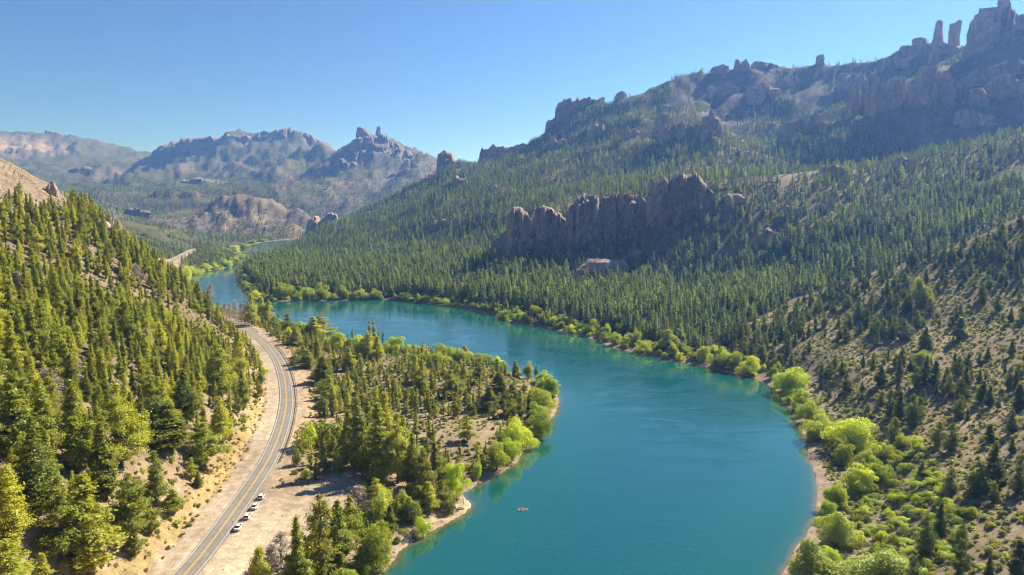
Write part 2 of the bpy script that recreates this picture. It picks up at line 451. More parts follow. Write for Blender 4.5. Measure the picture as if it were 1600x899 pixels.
# peninsula
for q in [G(560, 620, 5.5), G(700, 600, 4.5), G(620, 700, 5), G(800, 600, 4), G(490, 660, 8), G(490, 760, 8.3), G(430, 850, 8.8), G(540, 765, 7), G(500, 565, 7), G(570, 562, 5), G(700, 690, 4), G(780, 660, 3.5), G(560, 850, 5), G(470, 545, 7.5)]: line(q)
for px, Y, z in [(400, 60, 8), (-100, 60, 12)]: line(P(px, Y, z))
# outer rim
for px in (-560, 0, 500, 1000, 1600, 2200):
    line(P(px, 9000, 420 if px < 300 else 300)); line(P(px, 15000, 100)); line(P(px, 48, 10 if px < 500 or px > 1100 else -3))

vs, es, zs = [], [], []
seen = {}
def vid(p):
    u = (math.atan2(p[0], p[1]), math.log(math.hypot(p[0], p[1])))
    k = (round(u[0], 5), round(u[1], 5))
    if k not in seen:
        seen[k] = len(vs); vs.append(Vector(u)); zs.append(p[2])
    return seen[k]
for L in LINES:
    ids = [vid(p) for p in L]
    es += [(a, b) for a, b in zip(ids, ids[1:]) if a != b]
ov, oe, of, orig_v, _, _ = geometry.delaunay_2d_cdt(vs, es, [], 0, 1e-6)
nv = np.array([[v[0], v[1]] for v in ov])
base = np.array([[v[0], v[1]] for v in vs]); zs = np.array(zs)
nz_ = np.zeros(len(nv))
for i, o in enumerate(orig_v):
    if len(o): nz_[i] = zs[o[0]]
    else:
        d2 = ((base - nv[i]) ** 2).sum(1); j = np.argsort(d2)[:4]; wt = 1 / (d2[j] + 1e-9); nz_[i] = (zs[j] * wt).sum() / wt.sum()

PX0, PX1, PXS = -540.0, 2140.0, 3.0
pxs = np.arange(PX0, PX1 + 0.1, PXS)
phi = np.arctan((pxs - 800.0) / (FPX * CP))
nout = 44
phi_out = np.linspace(phi[-1], phi[0] + 2 * math.pi, nout + 2)[1:-1]
R0, R1, NR = 50.0, 14000.0, 580
rad = np.exp(np.linspace(math.log(R0), math.log(R1), NR))
lr = np.log(rad)
NC = len(phi)
Zg = np.full((NR, NC), np.nan)
for f in of:
    a, b_, c_ = [nv[k] for k in f[:3]]; za, zb, zc = [nz_[k] for k in f[:3]]
    c0 = np.searchsorted(phi, min(a[0], b_[0], c_[0]) - 1e-9); c1 = np.searchsorted(phi, max(a[0], b_[0], c_[0]) + 1e-9)
    r0 = np.searchsorted(lr, min(a[1], b_[1], c_[1]) - 1e-9); r1 = np.searchsorted(lr, max(a[1], b_[1], c_[1]) + 1e-9)
    if c1 <= c0 or r1 <= r0: continue
    PH, LR = np.meshgrid(phi[c0:c1], lr[r0:r1])
    den = (b_[1] - c_[1]) * (a[0] - c_[0]) + (c_[0] - b_[0]) * (a[1] - c_[1])
    if abs(den) < 1e-14: continue
    w0 = ((b_[1] - c_[1]) * (PH - c_[0]) + (c_[0] - b_[0]) * (LR - c_[1])) / den
    w1 = ((c_[1] - a[1]) * (PH - c_[0]) + (a[0] - c_[0]) * (LR - c_[1])) / den
    w2 = 1 - w0 - w1
    m = (w0 >= -1e-6) & (w1 >= -1e-6) & (w2 >= -1e-6)
    sub = Zg[r0:r1, c0:c1]
    sub[m] = (w0 * za + w1 * zb + w2 * zc)[m]
bad = np.isnan(Zg)
if bad.any():
    for j in range(NC):
        col_ = Zg[:, j]; ok = ~np.isnan(col_)
        if ok.any(): Zg[:, j] = np.interp(lr, lr[ok], col_[ok])
        else: Zg[:, j] = Zg[:, j - 1]

def blur(a, k):
    for ax in (0, 1):
        for _ in range(k):
            p = np.pad(a, [(1, 1) if i == ax else (0, 0) for i in range(2)], mode='edge')
            a = (p[:-2, :] + 2 * p[1:-1, :] + p[2:, :]) / 4 if ax == 0 else (p[:, :-2] + 2 * p[:, 1:-1] + p[:, 2:]) / 4
    return a
Zs = np.where(rad[:, None] > 2300, blur(Zg, 2), blur(Zg, 6))
Rg, PHg = np.meshgrid(rad, phi, indexing='ij')
Xg, Yg = Rg * np.sin(PHg), Rg * np.cos(PHg)
# relief
sl = np.hypot(np.gradient(Zs, axis=0) / np.gradient(Rg, axis=0), np.gradient(Zs, axis=1) / (Rg * np.gradient(PHg, axis=1)))
hill = sstep(0.05, 0.3, sl)
mtn = sstep(1000, 1900, Rg); farm = sstep(2300, 4200, Rg)
amp = 0.5 + hill * (2.0 + 13 * mtn + 26 * farm)
Zt = Zs + amp * (fbm(Xg / 75, Yg / 75, 3, 6, 0.55))
Zt += hill * (mtn * 38 * (ridged(Xg / 300, Yg / 300, 5, 5, 0.5) - 0.42) + farm * (110 * (ridged(Xg / 800, Yg / 800, 9, 6, 0.55) - 0.42) + 70 * (ridged(Xg / 340, Yg / 340, 19, 5, 0.55) - 0.42)))
Zt += hill * sstep(1050, 1300, Rg) * sstep(120, 260, Zs) * (1 - 0.4 * farm) * (26 * (ridged(Xg / 130, Yg / 130, 25, 4, 0.55) - 0.40) + 9 * fbm(Xg / 28, Yg / 28, 27, 3))
Zt += hill * sstep(700, 1000, Rg) * 5 * (ridged(Xg / 90, Yg / 90, 15, 4) - 0.4)
# far terraces (bands of cliff)
tz = (Zt + 10 * fbm(Xg / 200, Yg / 200, 77, 3)) / 62.0
fr = tz - np.floor(tz); tz2 = (Zt + 8 * fbm(Xg / 120, Yg / 120, 78, 3)) / 38.0; fr2 = tz2 - np.floor(tz2)
Zt += hill * sstep(1000, 1200, Rg) * (1 - sstep(2200, 2600, Rg)) * sstep(140, 240, Zs) * 38 * 0.55 * (sstep(0.3, 0.7, fr2) - fr2) * sstep(-0.15, 0.2, fbm(Xg / 260, Yg / 260, 82, 3))
Zt += hill * sstep(1300, 2600, Rg) * 62 * 0.5 * (sstep(0.3, 0.7, fr) - fr) * sstep(-0.2, 0.3, fbm(Xg / 420, Yg / 420, 81, 3))
bk_ = sstep(285, 310, 800 + FPX * CP * np.tan(PHg)) * (1 - sstep(470, 495, 800 + FPX * CP * np.tan(PHg))) * sstep(2150, 2250, Rg) * (1 - sstep(2600, 2750, Rg)) * (np.abs(PHg) < 1)
Zt += bk_ * (85 * (ridged(Xg / 170, Yg / 170, 71, 4) - 0.42) + 9 * fbm(Xg / 35, Yg / 35, 72, 3)) * sstep(8, 40, Zs)
sb_ = (np.abs(PHg) < 1) * sstep(-80, -40, 800 + FPX * CP * np.tan(PHg)) * (1 - sstep(95, 115, 800 + FPX * CP * np.tan(PHg))) * (Rg > 560) * (Rg < 680)
Zt += sb_ * 3.0 * (ridged((Xg + Zs) / 22, (Yg - Zs) / 9, 73, 4) - 0.4)
# river bed and banks
near = (Rg < 4200) & (Rg > 0)
dist = np.full(Rg.shape, 1e6); ins = np.zeros(Rg.shape, bool)
dn, _, _ = seg_dist(Xg[near], Yg[near], river_loop)
dist[near] = dn; ins[near] = in_poly(Xg[near], Yg[near], river)
wob = 1.6 * fbm(Xg / 9, Yg / 9, 41, 3)
sd = np.where(ins, -dist, dist) + wob * sstep(0, 6, dist + 3)
bank = np.clip(sd * 0.16, -6, 1e6)
k = sstep(18, 40, sd)
Zt = np.where(sd < 40, np.where(sd < 0, np.clip(sd * 0.22, -5, 0) - 0.15, np.minimum(np.maximum(Zt, 0.25), np.maximum(0.12 + sd * 0.16, 0.2)) * (1 - k) + np.maximum(Zt, 0.6) * k), Zt)
Zt = np.where((sd >= 40) & (Rg < 4000), np.maximum(Zt, 0.8), Zt)
# road bench
nr = (Rg < 2100) & (Xg < 60)
rdist = np.full(Rg.shape, 1e6); rside = np.zeros(Rg.shape)
d_, s_, _ = seg_dist(Xg[nr], Yg[nr], road[::2])
rdist[nr] = d_; rside[nr] = -s_      # + = right of travel
k = 1 - sstep(7.5, 15, rdist)
Zt = Zt * (1 - k) + (ROAD_Z - 0.04) * k
Zt = np.where(rdist < 5.2, ROAD_Z - 0.04 - 0.25 * (1 - sstep(3.2, 5.2, rdist)), Zt)

cutk = (rside < 0) * sstep(9, 11, rdist) * (1 - sstep(30, 42, rdist)) * (Rg < 700)
Zt = Zt + cutk * (0.9 * fbm(Xg / 5.5, Yg / 5.5, 55, 4, 0.6) + 1.5 * (ridged(Xg / 14, Yg / 14, 57, 3) - 0.45) - 0.7 * np.exp(-((rdist - 11.5) / 1.2) ** 2))
def height(x, y):
    x = np.asarray(x, float); y = np.asarray(y, float)
    px = 800 + FPX * CP * x / np.maximum(y, 1e-3)
    c = np.clip((px - PX0) / PXS, 0, NC - 1.001); r = np.clip((np.log(np.hypot(x, y)) - lr[0]) / (lr[1] - lr[0]), 0, NR - 1.001)
    ci = c.astype(int); ri = r.astype(int); fc = c - ci; fr_ = r - ri
    return (Zt[ri, ci] * (1 - fc) + Zt[ri, ci + 1] * fc) * (1 - fr_) + (Zt[ri + 1, ci] * (1 - fc) + Zt[ri + 1, ci + 1] * fc) * fr_
def sample(A, x, y):
    px = 800 + FPX * CP * np.asarray(x) / np.maximum(y, 1e-3)
    c = np.clip(np.round((px - PX0) / PXS), 0, NC - 1).astype(int); r = np.clip(np.round((np.log(np.hypot(x, y)) - lr[0]) / (lr[1] - lr[0])), 0, NR - 1).astype(int)
    return A[r, c]
def hit(px, py):                   # first place on the land seen at a pixel
    d = ray(px, py); h = math.hypot(d[0], d[1]); d = d / h
    x, y, z = d[0] * rad, d[1] * rad, CAM_Z + d[2] * rad
    below = np.nonzero(z < height(x, y))[0]
    if not len(below): return None
    i = below[0]
    if i == 0: return (x[0], y[0], float(height(x[0], y[0])))
    h0 = z[i - 1] - height(x[i - 1], y[i - 1]); h1 = z[i] - height(x[i], y[i]); t = h0 / (h0 - h1 + 1e-9)
    X = x[i - 1] + t * (x[i] - x[i - 1]); Y = y[i - 1] + t * (y[i] - y[i - 1])
    return (X, Y, float(height(X, Y)))
# skyline of the land in front of every grid point, seen from the camera
elev = (Zt - CAM_Z) / Rg
skyl = np.maximum.accumulate(elev, axis=0)
def visible(x, y, ztop, margin=0.0):
    r = np.hypot(x, y)
    return (ztop + margin - CAM_Z) / r > sample(skyl, x * 0.985, y * 0.985)

# ------------------------------------------------------------------ ground colours (what grows or lies where)
pxg, pyg = project(Xg, Yg, Zt)
def mixc(C, m, c):
    m = m[..., None]
    return C * (1 - m) + np.array(c) * m
Cg = np.zeros(Rg.shape + (3,)) + np.array((0.15, 0.118, 0.075))
Cg = mixc(Cg, sstep(900, 2200, Rg), (0.108, 0.102, 0.062))
scrub = 0.35 + 0.42 * sstep(900, 1800, Rg)
scrub = scrub + 0.3 * fbm(Xg / 160, Yg / 160, 21, 4) + np.where(Rg > 2000, 0.15 * fbm(Xg / 500, Yg / 500, 22, 3), 0)
rockA = np.zeros(Rg.shape)
# forest floor on the far bank
FOREST = [(380, 462), (560, 462), (700, 470), (800, 492), (900, 512), (960, 535), (1040, 552), (1110, 550), (1170, 505), (1250, 462), (1330, 430), (1420, 398), (1520, 362), (1650, 290), (1650, 240),
          (1450, 300), (1350, 345), (1250, 365), (1150, 395), (1050, 430), (900, 430), (780, 425), (760, 405), (640, 392), (430, 400), (380, 418)]
fo = in_poly(pxg, pyg, FOREST) & (Rg > 400)
Cg = mixc(Cg, fo * 1.0, (0.062, 0.066, 0.034))
# near right slope: mauve-tan soil under scrub
rs = in_poly(pxg, pyg, [(1090, 565), (1130, 537), (1170, 505), (1250, 470), (1330, 440), (1420, 405), (1520, 370), (1700, 300), (2140, 200), (2140, 1400), (1180, 1400), (1290, 800), (1230, 610), (1180, 575)]) & (Rg < 620) & (Xg > 60)
Cg = mixc(Cg, rs * 1.0, (0.25, 0.198, 0.13)); scrub = np.where(rs, 0.50 + 0.3 * fbm(Xg / 45, Yg / 45, 23, 4), scrub)
# peninsula
pen = (rdist < 400) & (rside > 0) & (Yg < 760) & ~rs & (sd > 0) & (Xg < 130)
Cg = mixc(Cg, pen * 1.0, (0.25, 0.195, 0.13)); scrub = np.where(pen, 0.44 + 0.35 * fbm(Xg / 30, Yg / 30, 24, 4), scrub)
# left hillside: dry earth between the trees
lh = (rside < 0) & (rdist < 500) & (Yg < 750)
Cg = mixc(Cg, lh * 1.0, (0.20, 0.15, 0.10)); scrub = np.where(lh, 0.36 + 0.3 * fbm(Xg / 35, Yg / 35, 25, 4), scrub)
# road margins
mrg = (1 - sstep(9, 13, rdist + 2 * fbm(Xg / 8, Yg / 8, 26, 3)))
cut = (1 - sstep(20, 34, rdist + 6 * fbm(Xg / 12, Yg / 12, 27, 3))) * (Yg < 1300)
Cg = mixc(Cg, cut, (0.31, 0.23, 0.145)); scrub = scrub * (1 - 0.2 * cut)
gl = cut * (rside < 0) * sstep(9, 12, rdist) * (1 - sstep(14, 18, rdist))
Cg = mixc(Cg, 0.6 * gl, (0.33, 0.235, 0.08))
Cg = mixc(Cg, mrg, (0.37, 0.295, 0.215)); scrub = scrub * (1 - 0.9 * mrg)
lot = in_poly(pxg, pyg, [(405, 775), (440, 772), (480, 760), (545, 730), (572, 742), (550, 790), (492, 850), (440, 899), (400, 960), (250, 960), (345, 860), (372, 838)]) & (Rg < 320)
lotm = blur(lot.astype(float), 2)
Cg = mixc(Cg, lotm, (0.38, 0.30, 0.215)); scrub = scrub * (1 - 0.95 * lotm)
strip = ((rside > 0) & (rdist > 6) & (rdist < 12 + 4 * fbm(Xg / 15, Yg / 15, 28, 3)) & (Yg < 500) & (Yg > 225)) * 1.0
strip = blur(strip, 2)
Cg = mixc(Cg, 0.8 * strip, (0.37, 0.27, 0.18)); scrub = scrub * (1 - 0.7 * strip)
dirt = blur((in_poly(pxg, pyg, [(592, 755), (640, 760), (650, 775), (620, 790), (590, 778)]) & (Rg < 330)).astype(float), 1)
Cg = mixc(Cg, dirt, (0.34, 0.25, 0.18)); scrub *= (1 - dirt)
# beach and river bed
bch = (1 - sstep(2.5, 8, sd + 1.5 * fbm(Xg / 6, Yg / 6, 29, 3))) * (Rg < 3000)
Cg = mixc(Cg, bch, (0.27, 0.21, 0.15)); scrub = scrub * (1 - bch)
spit = blur((in_poly(pxg, pyg, [(625, 860), (640, 835), (680, 800), (690, 775), (740, 775), (745, 800), (660, 855)]) & (Rg < 330) & (sd < 14)).astype(float), 1)
Cg = mixc(Cg, spit, (0.38, 0.29, 0.20)); scrub *= (1 - spit)
# bare hilltop, dry hillsides, pale rock slab on the left ridge
bare = blur((in_poly(pxg, pyg, [(1205, 278), (1240, 268), (1300, 258), (1400, 250), (1420, 270), (1400, 300), (1330, 315), (1300, 340), (1260, 320), (1220, 300)]) & (Rg > 700) & (Rg < 1050)).astype(float), 3)
Cg = mixc(Cg, bare, (0.215, 0.17, 0.12)); scrub = scrub * (1 - 0.4 * bare)
slab = blur((in_poly(pxg, pyg, [(-60, 235), (10, 243), (60, 266), (108, 312), (100, 332), (66, 326), (45, 316), (30, 300), (10, 325), (-60, 335)]) & (Rg < 680)).astype(float), 1)
upper = sstep(190, 300, Zs) * (Rg > 1000) * (Rg < 2300) * hill
rockA = np.clip(upper * sstep(-0.25, 0.15, fbm(Xg / 70, Yg / 70, 61, 5) - 0.1 + 0.5 * (sl - 0.45)), 0, 1)
rockA = np.maximum(rockA, (Rg > 2400) * hill * sstep(0.05, 0.3, fbm(Xg / 180, Yg / 180, 62, 5) + 0.4 * (sl - 0.35)))
Cg = mixc(Cg, slab, (0.33, 0.265, 0.19)); rockA = np.maximum(rockA, 0.35 * slab); scrub *= (1 - slab)
bald = blur((in_poly(pxg, pyg, [(290, 350), (345, 308), (390, 300), (450, 322), (480, 355), (470, 372), (350, 372)]) & (Rg > 2000) & (Rg < 2700)).astype(float), 2)
Cg = mixc(Cg, bald, (0.19, 0.15, 0.11)); scrub = np.where(bald > 0.5, 0.25 + 0.2 * fbm(Xg / 90, Yg / 90, 30, 3), scrub)
plat = blur((in_poly(pxg, pyg, [(-200, 205), (60, 212), (110, 226), (108, 238), (75, 246), (30, 236), (-200, 240)]) & (Rg > 4000)).astype(float), 2)
Cg = mixc(Cg, plat, (0.29, 0.235, 0.18)); scrub -= 0.3 * plat
crest = sstep(0, 1, (Zt - 330) / 90.0) * (Rg > 1000) * (Rg < 2100)
Cg = mixc(Cg, 0.6 * crest, (0.14, 0.115, 0.068)); scrub -= 0.05 * crest
streak = blur((in_poly(pxg, pyg, [(560, 362), (640, 335), (700, 312), (760, 296), (800, 288), (800, 296), (740, 312), (690, 330), (600, 368)]) & (Rg > 1100) & (Rg < 1700)).astype(float), 1)
Cg = mixc(Cg, 0.7 * streak, (0.28, 0.21, 0.14)); scrub -= 0.2 * streak
farA = sstep(600, 1300, Rg)

# ------------------------------------------------------------------ build the land: one sheet, shared edges, split where it turns into hills
def attr_f(me, name, a):
    at = me.attributes.new(name, 'FLOAT', 'POINT'); at.data.foreach_set('value', np.asarray(a, np.float32).ravel())
def attr_c(me, name, a):
    at = me.attributes.new(name, 'FLOAT_COLOR', 'POINT')
    c = np.ones((a.reshape(-1, 3).shape[0], 4), np.float32); c[:, :3] = a.reshape(-1, 3)
    at.data.foreach_set('color', c.ravel())
# columns outside the view: turn the valley sides on behind the camera
t_ = np.linspace(0, 1, nout + 2)[1:-1]
Zo = np.stack([Zt[:, -1] * (1 - t) + Zt[:, 0] * t for t in t_], axis=1)
Xo = rad[:, None] * np.sin(phi_out)[None]; Yo = rad[:, None] * np.cos(phi_out)[None]
Zo = Zo * 0.85 + 6 * fbm(Xo / 150, Yo / 150, 91, 4)
XA, YA, ZA = np.hstack([Xg, Xo]), np.hstack([Yg, Yo]), np.hstack([Zt, Zo])
CA = np.concatenate([Cg, np.zeros((NR, nout, 3)) + np.array((0.22, 0.18, 0.11))], axis=1)
SA = np.hstack([scrub, np.full((NR, nout), 0.5)]); FA = np.hstack([farA, np.full((NR, nout), 0.5)]); RA = np.hstack([rockA, np.zeros((NR, nout))])
NA = NC + nout
def land(name, r0, r1, cap=False):
    n = r1 - r0 + 1
    V = np.stack([XA[r0:r1 + 1], YA[r0:r1 + 1], ZA[r0:r1 + 1]], -1).reshape(-1, 3)
    i, j = np.meshgrid(np.arange(n - 1), np.arange(NA), indexing='ij')
    j2 = (j + 1) % NA
    F = np.stack([i * NA + j, i * NA + j2, (i + 1) * NA + j2, (i + 1) * NA + j], -1).reshape(-1, 4)
    fl = [F]
    cA, sA, fA, rA = CA[r0:r1 + 1].reshape(-1, 3), SA[r0:r1 + 1].ravel(), FA[r0:r1 + 1].ravel(), RA[r0:r1 + 1].ravel()
    if cap:
        V = np.vstack([V, [[0, 0, -3.0]]]); c = len(V) - 1; jj = np.arange(NA)
        fl.append(np.stack([np.full(NA, c), (jj + 1) % NA, jj], -1))
        cA = np.vstack([cA, cA[:1]]); sA = np.append(sA, 0.3); fA = np.append(fA, 0); rA = np.append(rA, 0)
    me = mesh_np(name, V, fl, M['ground'], smooth=True)
    attr_c(me, 'Col', cA); attr_f(me, 'scrub', sA); attr_f(me, 'far', fA); attr_f(me, 'rock', rA)
    return tag(link(name, me), kind='structure')
ra = int(np.searchsorted(rad, 1150)); rb = int(np.searchsorted(rad, 2420))
land('ground', 0, ra, True)
land('hills', ra, rb)
land('mountains', rb, NR - 1)

# ------------------------------------------------------------------ river water
def make_water_mat():
    m, t, out = new_mat('water'); b = NB(t)
    pos = b.n('ShaderNodeNewGeometry').outputs['Position']
    dp = b.attr('depth').outputs['Fac']
    n1 = b.noise(pos, 0.02, 4, 0.6); n2 = b.noise(pos, 0.12, 4, 0.6, 0.8)
    dv = b.math('ADD', dp, b.math('MULTIPLY', b.math('SUBTRACT', n2, 0.5), 5.0))
    c = b.mix(b.ramp(dv, -0.5, 2.5), (0.13, 0.105, 0.05), (0.022, 0.085, 0.055))
    c = b.mix(b.ramp(dv, 1.5, 9.0), c, (0.004, 0.082, 0.074))
    c = b.mix(b.ramp(b.math('ADD', dv, b.math('MULTIPLY', n1, 16)), 22.0, 55.0), c, (0.003, 0.074, 0.080))
    mp = b.n('ShaderNodeMapping'); mp.inputs['Scale'].default_value = (0.7, 1.6, 1); mp.inputs['Rotation'].default_value = (0, 0, 0.5); t.links.new(pos, mp.inputs[0])
    r1 = b.noise(mp.outputs[0], 1.1, 3, 0.6); r2 = b.noise(mp.outputs[0], 0.16, 4, 0.6, 0.6); r3 = b.noise(mp.outputs[0], 0.035, 5, 0.65, 1.2)
    gust = b.ramp(r3, 0.42, 0.58, 0.06, 1.0)
    h = b.math('ADD', b.math('MULTIPLY', b.math('MULTIPLY', r1, 0.10), gust), b.math('MULTIPLY', r2, 0.12))
    h = b.math('MULTIPLY', h, b.ramp(dp, 5.0, 30.0, 0.35, 1.6))
    bp = b.n('ShaderNodeBump'); b.set(bp.inputs['Height'], h); bp.inputs['Strength'].default_value = 0.34; bp.inputs['Distance'].default_value = 1.0
    p = b.bsdf(out, c, 0.07, 0.5, bp.outputs[0]); p.inputs['IOR'].default_value = 1.75
    b.set(p.inputs['Roughness'], b.ramp(gust, 0.06, 1.0, 0.01, 0.06))
    return m
M['water'] = make_water_mat()
mask = (sd < 12) & (Rg < 4200)
cell = mask[:-1, :-1] | mask[1:, :-1] | mask[:-1, 1:] | mask[1:, 1:]
ii, jj = np.nonzero(cell)
ids = np.full(Rg.shape, -1); use = np.zeros(Rg.shape, bool)
for di in (0, 1):
    for dj in (0, 1): use[ii + di, jj + dj] = True
ids[use] = np.arange(use.sum())
Wv = np.stack([Xg[use], Yg[use], np.zeros(use.sum())], -1)
Wf = np.stack([ids[ii, jj], ids[ii, jj + 1], ids[ii + 1, jj + 1], ids[ii + 1, jj]], -1)
me = mesh_np('river', Wv, Wf, M['water'], smooth=True)
attr_f(me, 'depth', np.clip(-sd[use], 0, 80))
tag(link('river', me), kind='structure')

# ------------------------------------------------------------------ road, markings
def make_asphalt():
    m, t, out = new_mat('asphalt'); b = NB(t)
    pos = b.n('ShaderNodeNewGeometry').outputs['Position']
    n1 = b.noise(pos, 0.08, 4); n2 = b.noise(pos, 4.0, 3); n3 = b.noise(pos, 0.5, 4, 0.7)
    c = b.mix(b.ramp(n1, 0.3, 0.7), (0.215, 0.192, 0.168), (0.28, 0.25, 0.218))
    c = b.mix(b.ramp(n3, 0.35, 0.65, 0.0, 0.35), c, (0.155, 0.138, 0.122))
    c = b.mix(1.0, c, b.ramp(n2, 0.2, 0.8, 0.88, 1.12), 'MULTIPLY')
    ac = b.math('ABSOLUTE', b.attr('across').outputs['Fac'])
    tr = b.math('ADD', b.ramp(b.math('ABSOLUTE', b.math('SUBTRACT', ac, 0.27)), 0.0, 0.13, 1.0, 0.0), b.ramp(b.math('ABSOLUTE', b.math('SUBTRACT', ac, 0.68)), 0.0, 0.13, 1.0, 0.0))
    c = b.mix(b.math('MULTIPLY', tr, b.ramp(n1, 0.3, 0.7, 0.2, 0.5)), c, (0.13, 0.118, 0.106))
    vo = b.n('ShaderNodeTexVoronoi', feature='DISTANCE_TO_EDGE'); t.links.new(pos, vo.inputs['Vector']); vo.inputs['Scale'].default_value = 0.16
    c = b.mix(b.ramp(vo.outputs['Distance'], 0.0, 0.03, 0.55, 0.0), c, (0.09, 0.08, 0.075))
    b.bsdf(out, c, 0.85, 0.25)
    return m
M['asphalt'] = make_asphalt()
M['white_paint'] = plain_mat('white_paint', (0.52, 0.50, 0.46), 0.7, 0.3, var=0.3, scale=1.2)
M['yellow_paint'] = plain_mat('yellow_paint', (0.55, 0.36, 0.08), 0.7, 0.3, var=0.3, scale=1.2)
def ribbon(a, b, dz, pl=None):
    pl = road if pl is None else pl
    A, B = offset_line(pl, a), offset_line(pl, b)
    A[:, 2] += dz; B[:, 2] += dz
    V = np.empty((2 * len(pl), 3)); V[0::2] = A; V[1::2] = B
    i = np.arange(len(pl) - 1) * 2
    return V, np.stack([i, i + 1, i + 3, i + 2], -1)
V, F = ribbon(-3.4, 3.6, 0.0)
# give the pavement an edge that goes down into the shoulder
V2, F2 = ribbon(-3.4, -3.4, 0.0); V2[1::2, 2] -= 0.6; V2[:, :] = V2[:, :]
V3, F3 = ribbon(3.6, 3.6, 0.0); V3[0::2, 2] -= 0.6
me = mesh_np('road', np.vstack([V, V2, V3]), [F, F2[:, ::-1] + len(V), F3[:, ::-1] + 2 * len(V)], M['asphalt'])
ac_ = np.zeros(len(me.vertices)); ac_[0:2 * len(road):2] = -1; ac_[1:2 * len(road):2] = 1; ac_[2 * len(road):] = 1
attr_f(me, 'across', ac_)
road_o = tag(link('road', me), kind='structure')
for nm, a, b_, mt in [('edge_line', -3.08, -2.88, 'white_paint'), ('edge_line', 2.88, 3.08, 'white_paint'), ('centre_line', -0.24, -0.07, 'yellow_paint'), ('centre_line', 0.07, 0.24, 'yellow_paint')]:
    V, F = ribbon(a, b_, 0.012)
    link(nm, mesh_np(nm, V, F, M[mt]), road_o)

# ------------------------------------------------------------------ guardrail
M['galvanised'] = plain_mat('galvanised', (0.16, 0.155, 0.15), 0.5, 0.4, 0.4, 0.25, 1.0)
M['post_wood'] = plain_mat('post_wood', (0.12, 0.10, 0.085), 0.85, 0.2)
def guardrail(sel, label, off=5.1):
    pl = offset_line(road, off)[sel]
    pl[:, 2] = ROAD_Z
    root = tag(link('guardrail', None, loc=tuple(pl[0])), label, 'guardrail', 'guardrails along the river side of the road')
    o0 = pl[0].copy(); q = pl - o0
    prof = [(0.0, 0.46), (0.06, 0.52), (0.0, 0.60), (0.0, 0.64), (0.06, 0.72), (0.0, 0.80), (-0.05, 0.80), (-0.05, 0.46)]
    d = np.gradient(q[:, :2], axis=0); d /= np.linalg.norm(d, axis=1)[:, None]
    nl = np.stack([-d[:, 1], d[:, 0]], 1)
    V = np.concatenate([np.concatenate([q[:, :2] + nl * a, np.full((len(q), 1), z)], 1)[:, None] for a, z in prof], 1).reshape(-1, 3)
    n = len(prof); i, j = np.meshgrid(np.arange(len(q) - 1), np.arange(n), indexing='ij')
    F = np.stack([i * n + j, i * n + (j + 1) % n, (i + 1) * n + (j + 1) % n, (i + 1) * n + j], -1).reshape(-1, 4)
    link('rail', mesh_np('rail', V, F, M['galvanised']), root)
    bx = np.array([(x, y, z) for z in (-0.5, 0.85) for y in (-0.08, 0.08) for x in (-0.08, 0.08)])
    bf = np.array([(0, 1, 5, 4), (1, 3, 7, 5), (3, 2, 6, 7), (2, 0, 4, 6), (4, 5, 7, 6), (0, 2, 3, 1)])
    pm = mesh_np('post', bx, bf, M['post_wood'])
    L = np.concatenate([[0], np.cumsum(np.linalg.norm(np.diff(q[:, :2], axis=0), axis=1))])
    for s in np.arange(0.5, L[-1], 4.0):
        x = np.interp(s, L, q[:, 0]); y = np.interp(s, L, q[:, 1]); k_ = min(int(np.searchsorted(L, s)), len(d) - 1)
        a = math.atan2(d[k_, 1], d[k_, 0])
        link('post', pm, root, (x + 0.15 * math.sin(a), y - 0.15 * math.cos(a), 0), (0, 0, a))
rY = road[:, 1]
near_i = np.nonzero((rY > 249) & (rY < 475))[0]; far_i = np.nonzero((rY > 520) & (rY < 640))[0]
guardrail(near_i, 'dark steel guardrail curving round the outer edge of the bend above the parked cars')
guardrail(far_i, 'short dark guardrail beside the road where it passes the end of the hill')

